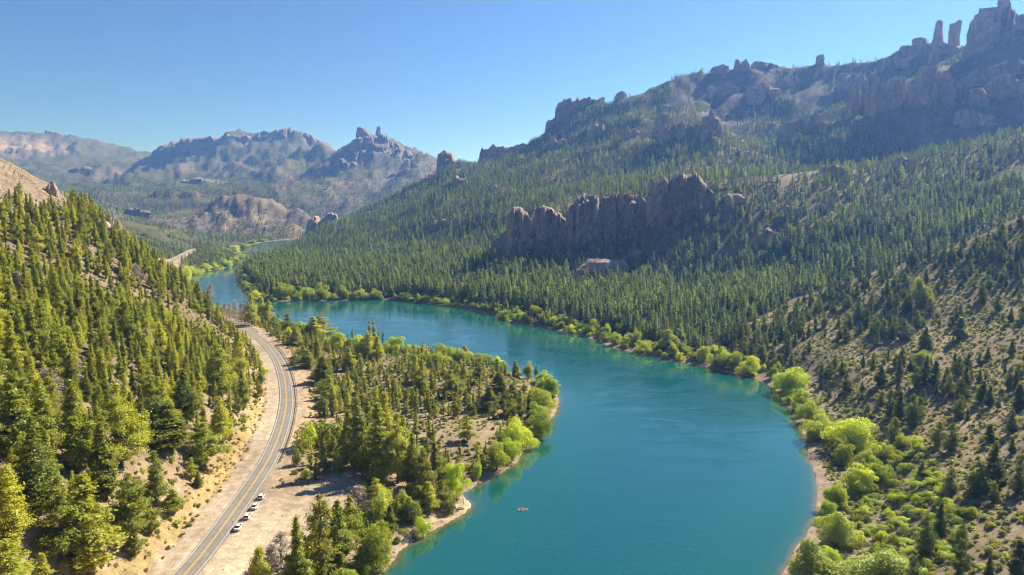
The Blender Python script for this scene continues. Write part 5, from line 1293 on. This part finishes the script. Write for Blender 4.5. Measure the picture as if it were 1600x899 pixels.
okk = (rs_ > 0) & (rd_ > np.where(Y < 480, 12.5 + 7 * vnoise(X / 20, Y / 20, 36), 10)) & (s_ > 4) & (lt_ < 0.2) & (dt_ < 0.2) & (px < 900) & (dn_ + r.normal(0, 0.25, len(X)) > -0.2) & ~in_poly(px, py, [(660, 655), (770, 650), (770, 700), (690, 720)])
used = np.array([(p.x, p.y) for p in penin])
for i in np.nonzero(okk)[0]:
    if ((used - (X[i], Y[i])) ** 2).sum(1).min() < 9: continue
    h = r.uniform(3.4, 9.8) * (1.15 if dn_[i] > 0.2 else 0.85)
    youngs.append(mk(X[i], Y[i], h, None, r.integers(0, 4), z=Z[i]))
# dark cone shaped cypress of the near right slope
cones = []
for q in [(1529, 774, 38, 50), (1551, 758, 36, 58), (1486, 705, 22, 40), (1466, 698, 20, 36), (1446, 600, 20, 40), (1460, 605, 18, 38), (1431, 605, 16, 30), (1376, 602, 22, 30), (1322, 610, 16, 26), (1410, 530, 24, 30), (1445, 545, 24, 32), (1500, 530, 24, 30), (1390, 652, 18, 40), (1405, 658, 22, 44), (1425, 668, 22, 48), (1501, 630, 20, 34), (1535, 628, 24, 30), (1592, 640, 22, 34), (1397, 695, 22, 40), (1468, 840, 26, 50), (1445, 870, 30, 60), (1500, 895, 24, 48), (1580, 676, 16, 30), (1546, 690, 18, 24), (1498, 655, 14, 28), (1440, 745, 16, 24), (1485, 770, 22, 36), (1503, 850, 18, 30), (1545, 905, 16, 34), (1590, 900, 26, 50)]:
    p = at_px(*q, shape=[0, 1, 0, 3, 1, 2][len(cones) % 6])
    if p: cones.append(p)
X, Y, Z, px, py, r = cand(60, 560, 140, 680, 8.0, 91)
rs_ = sample(rs.astype(float), X, Y); s_ = sample(sd, X, Y)
dn_ = fbm(X / 40, Y / 40, 37, 3) + np.interp(Y, [180, 300, 450, 600], [-0.46, -0.17, 0.06, 0.27])
okk = (rs_ > 0.5) & (s_ > 12) & (dn_ + r.normal(0, 0.2, len(X)) > -0.02) & ~in_poly(px, py, [(1330, 700), (1500, 720), (1560, 860), (1500, 899), (1330, 899)])
used = np.array([(p.x, p.y) for p in cones])
for i in np.nonzero(okk)[0]:
    if ((used - (X[i], Y[i])) ** 2).sum(1).min() < 14: continue
    h = r.uniform(4.4, 10.5) * (1.0 + 0.25 * (dn_[i] > 0.25))
    if visible(X[i], Y[i], Z[i] + h, 5): cones.append(mk(X[i], Y[i], h, None, r.integers(0, 4), z=Z[i]))
# plantation on the far bank and the woods that climb from it
X, Y, Z, px, py, r = cand(-520, 800, 480, 1250, 5.1, 101, 0.5)
fo_ = sample(fo.astype(float), X, Y); s_ = sample(sd, X, Y); sl_ = sample(sl, X, Y)
dn_ = fbm(X / 60, Y / 60, 39, 3)
cliffm = in_poly(px, py, [(785, 385), (790, 325), (870, 322), (930, 298), (1010, 290), (1080, 268), (1125, 290), (1110, 312), (1000, 342), (930, 362), (850, 376)]) & (Y > 840) & (Y < 900)
okk = (fo_ > 0.5) & (s_ > np.where(px > 780, 24, 15)) & ~cliffm & (dn_ + r.normal(0, 0.1, len(X)) > np.where((px > 1080) & (py < 420), -0.28, -0.55)) & ~in_poly(px, py, [(885, 446), (900, 402), (990, 402), (990, 444)])
pines = []
for i in np.nonzero(okk)[0]:
    h = (r.uniform(13, 22) if px[i] < 1050 else r.uniform(9, 19)) * (1 + 0.25 * dn_[i]) * (0.6 if r.random() < 0.15 else 1)
    if Y[i] < 560: h *= 0.75
    if visible(X[i], Y[i], Z[i] + h, 8): pines.append(mk(X[i], Y[i], h, None, r.integers(0, 4), z=Z[i]))
for q in [(376, 427, 19), (382, 419, 20), (388, 415, 18), (396, 410, 20), (404, 407, 18), (412, 404, 19), (421, 401, 17), (431, 397, 18), (440, 393, 16), (450, 390, 17), (390, 422, 20), (398, 417, 19), (408, 412, 18), (372, 434, 17), (428, 404, 18), (416, 409, 18), (338, 407, 12), (346, 404, 13), (354, 402, 12), (361, 400, 13), (367, 397, 12), (330, 410, 11), (350, 408, 12), (340, 412, 11)]:
    h_ = hit(q[0], q[1])
    if h_: pines.append(mk(h_[0], h_[1], q[2], None, len(pines) % 4))
X, Y, Z, px, py, r = cand(-900, 1500, 560, 2300, 8.2, 111, 0.45)
fo_ = sample(fo.astype(float), X, Y) > 0.5; rs_ = sample(rs.astype(float), X, Y) > 0.5; s_ = sample(sd, X, Y); sl_ = sample(sl, X, Y); rd_ = sample(rdist, X, Y); ba_ = sample(bare, X, Y); st_ = sample(streak, X, Y)
dn_ = fbm(X / 110, Y / 110, 43, 4)
right = px > np.interp(Y, [600, 1000, 1600, 2300], [380, 400, 440, 520])
thr = np.where(right, np.interp(Z, [0, 60, 160, 300, 430], [-0.6, -0.58, -0.45, -0.16, 0.14]), 0.02)
okk = ~fo_ & ~rs_ & (s_ > 10) & (rd_ > 18) & (dn_ + r.normal(0, 0.16, len(X)) > thr + 0.3 * ba_ + 0.4 * st_) & (sl_ < 0.95) & ~((Y < 760) & (px < 400)) & (Y > 600)
okk &= ~cliffm if len(cliffm) == len(X) else True
woods = [(X[i], Y[i], Z[i], r.uniform(6, 17) * (0.75 if Z[i] > 220 else 1) * (0.8 if not right[i] else 1)) for i in np.nonzero(okk)[0]]
woods = [q for q in woods if visible(q[0], q[1], q[2] + q[3], 6)]
X, Y, Z, px, py, r = cand(-4600, 1400, 1900, 4700, 21, 121, 0.48)
sl_ = sample(sl, X, Y); bl_ = sample(bald, X, Y)
dn_ = fbm(X / 260, Y / 260, 47, 5)
okk = (px < 780) & (dn_ + r.normal(0, 0.14, len(X)) > np.interp(Z, [0, 150, 350, 560], [-0.35, -0.22, 0.04, 0.38]) + 0.2 * bl_) & (sl_ < 0.9) & (sample(sd, X, Y) > 15) & ~((px > 560) & (Y < 2400))
far_w = [(X[i], Y[i], Z[i], r.uniform(9, 18)) for i in np.nonzero(okk)[0]]
far_w = [q for q in far_w if visible(q[0], q[1], q[2] + q[3], 5)]
# bushes
bushes = []
for q in [(505, 690, 60, 40), (480, 700, 44, 44), (465, 668 + 60, 22, 26), (530, 735, 30, 40), (478, 748, 22, 16), (574, 770, 40, 30), (592, 755, 46, 34), (575, 745, 40, 30), (565, 830, 44, 40), (595, 822, 40, 50), (605, 800, 34, 30), (660, 835, 36, 34), (645, 815, 40, 34), (700, 800, 30, 30), (628, 800, 30, 34),
          (405, 575, 14, 18), (412, 585, 18, 14), (407, 600, 16, 16), (505, 640, 22, 20), (520, 690, 30, 26), (550, 690, 34, 26), (470, 560, 30, 20), (460, 570, 24, 16), (495, 590, 26, 18), (500, 612, 22, 16), (380, 660, 14, 12), (372, 640, 12, 10)]:
    p = at_px(*q, shape=[0, 1, 2, 0, 3][len(bushes) % 5])
    if p: bushes.append(p)
X, Y, Z, px, py, r = cand(60, 330, 140, 420, 5.0, 131)
thk = in_poly(px, py, [(1340, 720), (1400, 705), (1450, 715), (1480, 760), (1520, 800), (1500, 880), (1440, 930), (1380, 870), (1340, 850), (1350, 790)])
for i in np.nonzero(thk & (r.random(len(X)) < 0.95))[0]:
    bushes.append(mk(X[i], Y[i], r.uniform(1.5, 3.2), r.uniform(2.0, 3.6), [1, 1, 0, 1][r.integers(0, 4)], z=Z[i]))
rs_ = sample(rs.astype(float), X, Y); s_ = sample(sd, X, Y)
for i in np.nonzero(~thk & (rs_ > 0.5) & (s_ > 8) & (r.random(len(X)) < np.where(s_ < 30, 0.42, 0.10)))[0]:
    bushes.append(mk(X[i], Y[i], r.uniform(0.9, 2.0), r.uniform(1.0, 2.1), [0, 0, 3, 2, 1][r.integers(0, 5)], z=Z[i]))
X, Y, Z, px, py, r = cand(-330, 140, 150, 680, 5.5, 141)
s_ = sample(sd, X, Y); rs_ = sample(rside, X, Y); rd_ = sample(rdist, X, Y); lt_ = sample(lotm, X, Y) + sample(dirt, X, Y) + sample(spit, X, Y)
for i in np.nonzero((s_ > 3) & (px < 900) & (lt_ < 0.1) & (((rs_ > 0) & (rd_ > np.where(Y < 480, 11, 9))) | ((rs_ < 0) & (rd_ > 15) & (rd_ < 34) & (Y < 520))) & (r.random(len(X)) < 0.24))[0]:
    bushes.append(mk(X[i], Y[i], r.uniform(0.8, 2.2), r.uniform(0.9, 2.2), [0, 0, 3, 2, 1][r.integers(0, 5)], z=Z[i]))

# ------------------------------------------------------------------ build plants
def biggest(L, n):                 # the n that show largest in the photo, and the rest
    def key(p):
        if p.px < -30 or p.px > 1630 or p.py > 1000: return -1.0
        return p.h / math.hypot(p.x, p.y)
    order = sorted(L, key=key, reverse=True)
    return [p for p in order[:n] if key(p) > 0], [p for p in order[:n] if key(p) <= 0] + order[n:]

ANCH = {
 'hill': [(55, 285, 'the pale rock slab'), (168, 350, 'the dark boulder on the ridge'), (150, 460, 'the bare earth streak'), (20, 395, 'the bare patch by the left edge'), (266, 412, 'the distant road bend'), (335, 480, 'the end of the hill spur'), (395, 560, 'the bend of the road'),
          (400, 640, 'the guardrail curve'), (360, 720, 'the orange road cutting'), (250, 740, 'the hillside clearing'), (300, 830, 'the roadside ditch'), (20, 860, 'the bottom left corner'), (150, 890, 'the bottom edge'), (15, 640, 'the left edge'), (15, 520, 'the upper left edge'), (120, 560, 'the middle of the left wood'), (240, 560, 'the hillside centre'), (130, 700, 'the lower wood')],
 'pen': [(430, 780, 'the parked cars'), (480, 780, 'the gravel lot'), (440, 620, 'the guardrail curve'), (410, 510, 'the bare grey trees'), (585, 530, 'the poplars'), (690, 555, 'the willows on the back bank'), (860, 620, 'the willows on the point'), (790, 700, 'the willows on the inner bank'), (710, 670, 'the open sandy ground'), (617, 768, 'the group of walkers'), (700, 790, 'the gravel spit'), (590, 870, 'the big bank willow'), (620, 640, 'the peninsula middle'), (500, 690, 'the dark roadside bushes'), (520, 560, 'the dry meadow'), (780, 600, 'the tip of the peninsula')],
 'slope': [(1240, 600, 'the shore bend'), (1170, 570, 'the yellow willow'), (1438, 460, 'the pale round tree'), (1590, 340, 'the slope crest at the edge'), (1430, 410, 'the slope crest'), (1310, 450, 'the forest corner'), (1335, 690, 'the cluster of bank willows'), (1430, 800, 'the bright thicket'), (1540, 760, 'the two round dark trees'), (1590, 620, 'the right edge'), (1590, 880, 'the bottom right corner'), (1441, 560, 'the lone yellow bush'), (1300, 560, 'the bare bank strip'), (1500, 530, 'the shrub slope middle'), (1270, 890, 'the large bank willow'), (1590, 480, 'the upper right edge'), (1400, 620, 'the lower shrub slope')],
 'bank': [(400, 465, 'the forest point'), (505, 460, 'the inlet bank'), (660, 470, 'the low green bank'), (745, 470, 'the solitary round willow'), (810, 490, 'the marshy bank'), (930, 515, 'the bank bend'), (1050, 550, 'the pale sage tree'), (1170, 575, 'the yellow willow'), (1240, 610, 'the shore bend'), (1335, 690, 'the cluster of bank willows'), (1275, 770, 'the pebbly beach'), (1270, 890, 'the bottom bank'), (1430, 800, 'the bright thicket'), (585, 530, 'the poplars'), (690, 555, 'the back bank of the peninsula'), (860, 620, 'the peninsula point'), (790, 700, 'the inner bank'), (715, 750, 'the gravel spit'), (595, 870, 'the lower inner bank'), (300, 440, 'the far left bank'), (400, 385, 'the upper reach of the river'), (440, 515, 'the road shoulder'), (1440, 480, 'the shrub slope')],
 'forest': [(400, 450, 'the forest point'), (505, 445, 'the inlet willows'), (620, 440, 'the low green bank'), (745, 450, 'the solitary round willow'), (820, 470, 'the marshy bank willows'), (940, 420, 'the rounded rock outcrop'), (950, 490, 'the bank bend'), (1050, 530, 'the pale sage tree'), (1130, 510, 'the yellow willow'), (1250, 450, 'the shaded forest edge'), (1400, 385, 'the shrub slope crest'), (1100, 420, 'the forest middle'), (870, 400, 'the forest cliff')],
}
ORDW = ['first', 'second', 'third', 'fourth', 'fifth', 'sixth', 'seventh', 'eighth', 'ninth', 'tenth', 'eleventh', 'twelfth', 'thirteenth', 'fourteenth', 'fifteenth', 'sixteenth', 'seventeenth', 'eighteenth', 'nineteenth', 'twentieth']
def relation(p, a):
    dx, dy = p.px - a[0], (p.py - a[1]) * 1.4
    if math.hypot(dx, dy) < 16: return 'at'
    if abs(dx) > abs(dy): return 'right of' if dx > 0 else 'left of'
    return 'below' if dy > 0 else 'above'
def label_all(L, anchors, noun, shapes, tone=''):
    hs = sorted(p.h for p in L); lo, hi = hs[len(hs) // 3], hs[2 * len(hs) // 3]
    groups = {}
    for p in L:
        a = min(anchors, key=lambda a: math.hypot(p.px - a[0], (p.py - 0.5 * p.h / math.hypot(p.x, p.y) * FPX - a[1]) * 1.4))
        size = 'small' if p.h < lo else ('tall' if p.h > hi else 'medium')
        groups.setdefault((size, shapes[p.shape][0], relation(p, a), a[2]), []).append(p)
    out = {}
    for (size, sh, rel, ph), v in groups.items():
        v.sort(key=lambda p: p.px)
        for i, p in enumerate(v):
            core = f'{size} {sh} {tone}{noun}' if sh not in tone else f'{size} {tone}{noun}'
            if len(v) == 1: out[id(p)] = f'{core} {rel} {ph}'
            elif i == len(v) - 1: out[id(p)] = f'rightmost {core} {rel} {ph}'
            elif i == 0: out[id(p)] = f'leftmost {core} {rel} {ph}'
            else: out[id(p)] = f'{ORDW[min(i, 19)]} {core} from the left {rel} {ph}'
            if len(out[id(p)].split()) > 16: out[id(p)] = out[id(p)].replace(' from the left', '')
    return out
PROTO = {}
def plant(p, name, label, cat, group, S):
    """S: (word, crown, trunk, h0, r0)"""
    _, crown, trunk, h0, r0 = S
    sz = p.h / h0; sx = sz if p.w is None else p.w / r0
    root = tag(link(name, None, loc=(p.x, p.y, p.z - 0.1), rot=(0, 0, p.rot), scale=(sx, sx, sz)), label, cat, group)
    root.empty_display_size = 0.5
    c = link('crown', crown, root); link('trunk', trunk, root)
    PROTO.setdefault(crown.name, c)
def plant_all(L, name, noun, cat, group, anchors, shapes, tone=''):
    lab = label_all(L, ANCH[anchors], noun, shapes, tone)
    for p in L: plant(p, name, lab[id(p)], cat, group, shapes[p.shape])

def gn_scatter(name, pts, scl, rot, idx, protos, label=None):
    """one object: a cloud of points, a plant of one of the given shapes standing on each"""
    me = bpy.data.meshes.new(name); me.vertices.add(len(pts)); me.vertices.foreach_set('co', np.asarray(pts, np.float32).ravel())
    for nm, typ, a in (('scl', 'FLOAT_VECTOR', scl), ('rot', 'FLOAT_VECTOR', rot)):
        at = me.attributes.new(nm, typ, 'POINT'); at.data.foreach_set('vector', np.asarray(a, np.float32).ravel())
    at = me.attributes.new('idx', 'INT', 'POINT'); at.data.foreach_set('value', np.asarray(idx, np.int32))
    ng = bpy.data.node_groups.new(name, 'GeometryNodeTree')
    ng.interface.new_socket('Geometry', in_out='INPUT', socket_type='NodeSocketGeometry'); ng.interface.new_socket('Geometry', in_out='OUTPUT', socket_type='NodeSocketGeometry')
    gi, go = ng.nodes.new('NodeGroupInput'), ng.nodes.new('NodeGroupOutput')
    def na(nm, dt):
        n = ng.nodes.new('GeometryNodeInputNamedAttribute'); n.data_type = dt; n.inputs['Name'].default_value = nm
        return n.outputs['Attribute']
    sc_, ro_, ix_ = na('scl', 'FLOAT_VECTOR'), na('rot', 'FLOAT_VECTOR'), na('idx', 'INT')
    jn = ng.nodes.new('GeometryNodeJoinGeometry')
    for k, ob in enumerate(protos):
        oi = ng.nodes.new('GeometryNodeObjectInfo'); oi.transform_space = 'ORIGINAL'; oi.inputs['Object'].default_value = ob; oi.inputs['As Instance'].default_value = True
        cp = ng.nodes.new('FunctionNodeCompare'); cp.data_type = 'INT'; cp.operation = 'EQUAL'
        ia = [s for s in cp.inputs if s.type == 'INT']
        ng.links.new(ix_, ia[0]); ia[1].default_value = k
        ip = ng.nodes.new('GeometryNodeInstanceOnPoints')
        ng.links.new(gi.outputs[0], ip.inputs['Points']); ng.links.new(cp.outputs[0], ip.inputs['Selection']); ng.links.new(oi.outputs['Geometry'], ip.inputs['Instance'])
        ng.links.new(ro_, ip.inputs['Rotation']); ng.links.new(sc_, ip.inputs['Scale'])
        ng.links.new(ip.outputs[0], jn.inputs[0])
    ng.links.new(jn.outputs[0], go.inputs[0])
    o = link(name, me); md = o.modifiers.new('plants', 'NODES'); md.node_group = ng
    return tag(o, label, kind='stuff')
def stuff_from(name, L, shapes, protos, label):
    if not L: return
    pts = np.array([(p.x, p.y, p.z - 0.1) for p in L])
    scl = np.array([((p.h / shapes[p.shape][-2]) if p.w is None else p.w / shapes[p.shape][-1],) * 2 + (p.h / shapes[p.shape][-2],) for p in L])
    rot = np.array([(0, 0, p.rot) for p in L])
    gn_scatter(name, pts, scl, rot, [p.shape for p in L], protos, label)

big, rest = biggest(hills_l, 290)
plant_all(big, 'cypress_tree', 'cypress', 'cypress', 'cypress trees on the steep left hillside', 'hill', CYP, 'olive ')
stuff_from('hillside_cypress_wood', rest, CYP, [PROTO[s[1].name] for s in CYP], 'olive cypress wood higher up the left hillside')
plant_all(penin, 'bank_cypress', 'cypress', 'cypress', 'larger cypress trees on the peninsula', 'pen', CYP, 'olive ')
big, rest = biggest(youngs, 290)
plant_all(big, 'young_cypress', 'young cypress', 'young cypress', 'young cypress on the peninsula', 'pen', YNG)
stuff_from('sapling_thicket', rest, YNG, [PROTO[s[1].name] for s in YNG], 'young cypress scattered farther back on the peninsula')
big, rest = biggest(cones, 290)
plant_all(big, 'slope_cypress', 'cypress', 'cypress', 'dark cypress dotted over the shrub slope', 'slope', CON, 'dark ')
stuff_from('slope_cypress_wood', rest, CON, [PROTO[s[1].name] for s in CON], 'dark cypress farther up the shrub slope')
big, rest = biggest(willows, 295)
plant_all(big, 'willow', 'willow', 'willow', 'willows along the river banks', 'bank', WIL)
stuff_from('willow_thicket', rest, WIL, [PROTO[s[1].name] for s in WIL], 'small far willows filling the river banks')
plant_all(poplars, 'poplar_tree', 'poplar', 'poplar', 'columnar poplars on the peninsula bank', 'pen', POP, 'slim ')
snag = [q for q in woods if 380 < 800 + FPX * CP * q[0] / q[1] < 1500 and q[1] < 1250]
for q in snag[::max(1, len(snag) // 26)]: bares.append(mk(q[0] + 3, q[1] - 3, q[3] * 0.9, None, len(bares) % 2))
pn_s = [p for p in pines if p.px > 820]
for p in pn_s[::max(1, len(pn_s) // 24)]: bares.append(mk(p.x + 2.5, p.y - 2.5, p.h * 0.95, p.h * 0.13, len(bares) % 2))
for ak, sel in (('hill', [p for p in bares if p.px < 380 and p.y < 700]), ('pen', [p for p in bares if 330 <= p.px < 900 and p.y < 700]), ('forest', [p for p in bares if p.y >= 700 or p.px >= 900])):
    done_ = set(); sel = [p for p in sel if not getattr(p, 'what', '') == 'done']
    for p in sel: p.what = 'done'
    if sel: plant_all(sel, 'dead_tree', 'grey tree', 'dead tree', 'bare grey trees', ak, BARE, 'leafless ')
big, rest = biggest(bushes, 290)
mid = [p for p in big if p.px > 900]; lef = [p for p in big if p.px <= 900]
plant_all(mid, 'bush', 'bush', 'bush', 'bushes on the shrub slope', 'slope', BUSH)
plant_all(lef, 'bush', 'bush', 'bush', 'bushes beside the road and on the peninsula', 'pen', BUSH)
stuff_from('brushwood', rest, BUSH, [PROTO[s[1].name] for s in BUSH], 'smaller bushes of the banks and slopes')
# pines: the front rows one by one, the rest as one forest
big, rest = biggest(pines, 290)
lab = label_all(big, ANCH['forest'], 'pine', PINE, 'dark green ')
pine_o = {}
for p in big:
    s = PINE[p.shape]; z = p.h / s[2]
    o = tag(link('pine_tree', s[1], loc=(p.x, p.y, p.z - 0.1), rot=(0, 0, p.rot), scale=(z * 1.15, z * 1.15, z)), lab[id(p)], 'pine tree', 'pine trees in the front rows of the far bank forest')
    pine_o.setdefault(p.shape, o)
pts = [(p.x, p.y, p.z - 0.1) for p in rest]; scl = [(p.h / 21,) * 3 for p in rest]; idx = [p.shape for p in rest]
pts += [(q[0], q[1], q[2] - 0.1) for q in woods]; scl += [(q[3] / 21,) * 3 for q in woods]; idx += list(RNG.integers(0, 4, len(woods)))
rot = np.zeros((len(pts), 3)); rot[:, 2] = RNG.uniform(0, 6.28, len(pts)); rot[:, :2] = RNG.normal(0, 0.03, (len(pts), 2))
scl = np.array(scl) * np.stack([RNG.uniform(0.95, 1.65, len(pts))] * 2 + [np.ones(len(pts))], 1)
gn_scatter('pine_forest', pts, scl, rot, idx, [pine_o[k] for k in range(4)], 'dense pine forest covering the far bank and mountain slopes')
pts = [(q[0], q[1], q[2] - 0.1) for q in far_w]; rot = np.zeros((len(pts), 3)); rot[:, 2] = RNG.uniform(0, 6.28, len(pts))
scl = np.array([(q[3] / 21 * 1.25,) * 2 + (q[3] / 21,) for q in far_w])
gn_scatter('mountain_woods', pts, scl, rot, RNG.integers(0, 4, len(pts)), [pine_o[k] for k in range(4)], 'scattered woods on the distant mountains')
# low scrub
X, Y, Z, px, py, r = cand(-330, 560, 130, 640, 2.6, 151, 0.48)
rs_ = sample(rs.astype(float), X, Y) > 0.5; pn_ = sample(pen.astype(float), X, Y) > 0.5; lh_ = (sample(rside, X, Y) < 0) & (sample(rdist, X, Y) > 10.5) & (sample(slab, X, Y) < 0.2)
s_ = sample(sd, X, Y); rd_ = sample(rdist, X, Y); off_ = sample(lotm, X, Y) + sample(dirt, X, Y) + sample(spit, X, Y)
dn_ = fbm(X / 14, Y / 14, 53, 3)
okk = (s_ > 4) & (off_ < 0.1) & (rd_ > 9.5) & ((rs_ & (r.random(len(X)) < 0.85 + 0.4 * dn_)) | (pn_ & ~rs_ & (rd_ > 12) & (r.random(len(X)) < 0.55 + 0.5 * dn_)) | (lh_ & (r.random(len(X)) < 0.55 + 0.4 * dn_)))
okk &= ~((px < 900) & (rd_ < 24) & (Y < 480) & (r.random(len(X)) < 0.75))
ix = np.nonzero(okk)[0]
pts = np.stack([X[ix], Y[ix], Z[ix] - 0.05], 1); rot = np.zeros((len(ix), 3)); rot[:, 2] = r.uniform(0, 6.28, len(ix))
sz = r.uniform(0.6, 1.9, len(ix)); scl = np.stack([sz, sz, sz * r.uniform(0.6, 1.0, len(ix))], 1)
sp_o = [link('scrub_plant', me) for me in SCRUB]
for k, o in enumerate(sp_o):
    i = ix[len(ix) // 2 + k * 50]; o.location = (X[i], Y[i], Z[i] - 0.05); tag(o, kind='stuff')
gn_scatter('low_scrub', pts, scl, rot, r.integers(0, 3, len(ix)), sp_o, 'low dry scrub dotted over the slopes')
print('PLANTS', len(hills_l), len(penin), len(youngs), len(cones), len(willows), len(bushes), len(pines), len(woods), len(far_w), len(ix))

# dry straw tufts and loose stones on the road cutting and the lot margins
gr = broadleaf('straw', 0.5, 0.6, 6, 80, 0.17, 'leaf_straw', 660, trunks=1)[0]
bm = bmesh.new(); bmesh.ops.create_icosphere(bm, subdivisions=1, radius=0.3)
for v in bm.verts: v.co *= random.uniform(0.7, 1.2); v.co.z *= 0.7
st_me = bpy.data.meshes.new('loose_stone'); bm.to_mesh(st_me); bm.free(); st_me.materials.append(M['rock_tan'])
X, Y, Z, px, py, r = cand(-420, 0, 130, 640, 1.5, 171, 0.5)
rd_ = sample(rdist, X, Y); rs_ = sample(rside, X, Y); lt_ = sample(lotm, X, Y); dn_ = fbm(X / 9, Y / 9, 59, 3)
a_ = ((rs_ < 0) & (rd_ > 9.5) & (rd_ < 26) & (r.random(len(X)) < 0.22 + 0.5 * dn_)) | ((rs_ > 0) & (rd_ > 8) & (rd_ < 26) & (lt_ < 0.3) & (sample(sd, X, Y) > 3) & (r.random(len(X)) < 0.10 + 0.35 * dn_))
b2 = ((rs_ < 0) & (rd_ > 8) & (rd_ < 24) & (r.random(len(X)) < 0.05)) | ((rs_ > 0) & (rd_ > 8) & (rd_ < 40) & (sample(sd, X, Y) < 200) & (r.random(len(X)) < 0.02))
for nm, mk_, me_, lbl, sm in (('dry_grass', a_, gr, 'straw coloured dry grass on the road cutting', (0.6, 1.7)), ('loose_stones', b2, st_me, 'loose stones along the road cutting and gravel lot', (0.4, 1.3))):
    ix = np.nonzero(mk_)[0]
    o = link(nm + '_tuft' if nm == 'dry_grass' else 'stone_heap', me_, loc=(X[ix[5]], Y[ix[5]], Z[ix[5]])); tag(o, kind='stuff')
    s0 = r.uniform(*sm, len(ix)); rot = np.zeros((len(ix), 3)); rot[:, 2] = r.uniform(0, 6.28, len(ix))
    gn_scatter(nm, np.stack([X[ix], Y[ix], Z[ix] - 0.03], 1), np.stack([s0, s0, s0], 1), rot, np.zeros(len(ix), int), [o], lbl)
# pebbles on the beaches
X, Y, Z, px, py, r = cand(-160, 260, 130, 520, 1.3, 181, 0.5)
s_ = sample(sd, X, Y); ix = np.nonzero((s_ > 0.1) & (s_ < 7) & (r.random(len(X)) < 0.22))[0]
s0 = r.uniform(0.3, 1.2, len(ix)) ** 1.5; rot = r.uniform(0, 6.28, (len(ix), 3))
gn_scatter('beach_pebbles', np.stack([X[ix], Y[ix], Z[ix]], 1), np.stack([s0, s0, s0], 1), rot, np.zeros(len(ix), int), [o], 'pebbles and stones along the water edge')

# ------------------------------------------------------------------ haze in the valley air
hz_top = float(max(ZA.max(), 700)) + 60
bmz = bmesh.new(); bmesh.ops.create_cube(bmz, size=1.0)
mz = bpy.data.meshes.new('haze'); bmz.to_mesh(mz); bmz.free()
hm, ht, hout = new_mat('haze'); hb_ = NB(ht)
pv = hb_.n('ShaderNodeVolumePrincipled'); pv.inputs['Color'].default_value = (*HAZE_COLOR, 1); pv.inputs['Density'].default_value = HAZE; pv.inputs['Absorption Color'].default_value = (1, 1, 1, 1); pv.inputs['Anisotropy'].default_value = 0.4
ht.links.new(pv.outputs[0], hout.inputs['Volume'])
mz.materials.append(hm)
hz = link('haze', mz, loc=(0, 0, (hz_top - 9) / 2), scale=(30000, 30000, hz_top + 9))
tag(hz, kind='stuff')
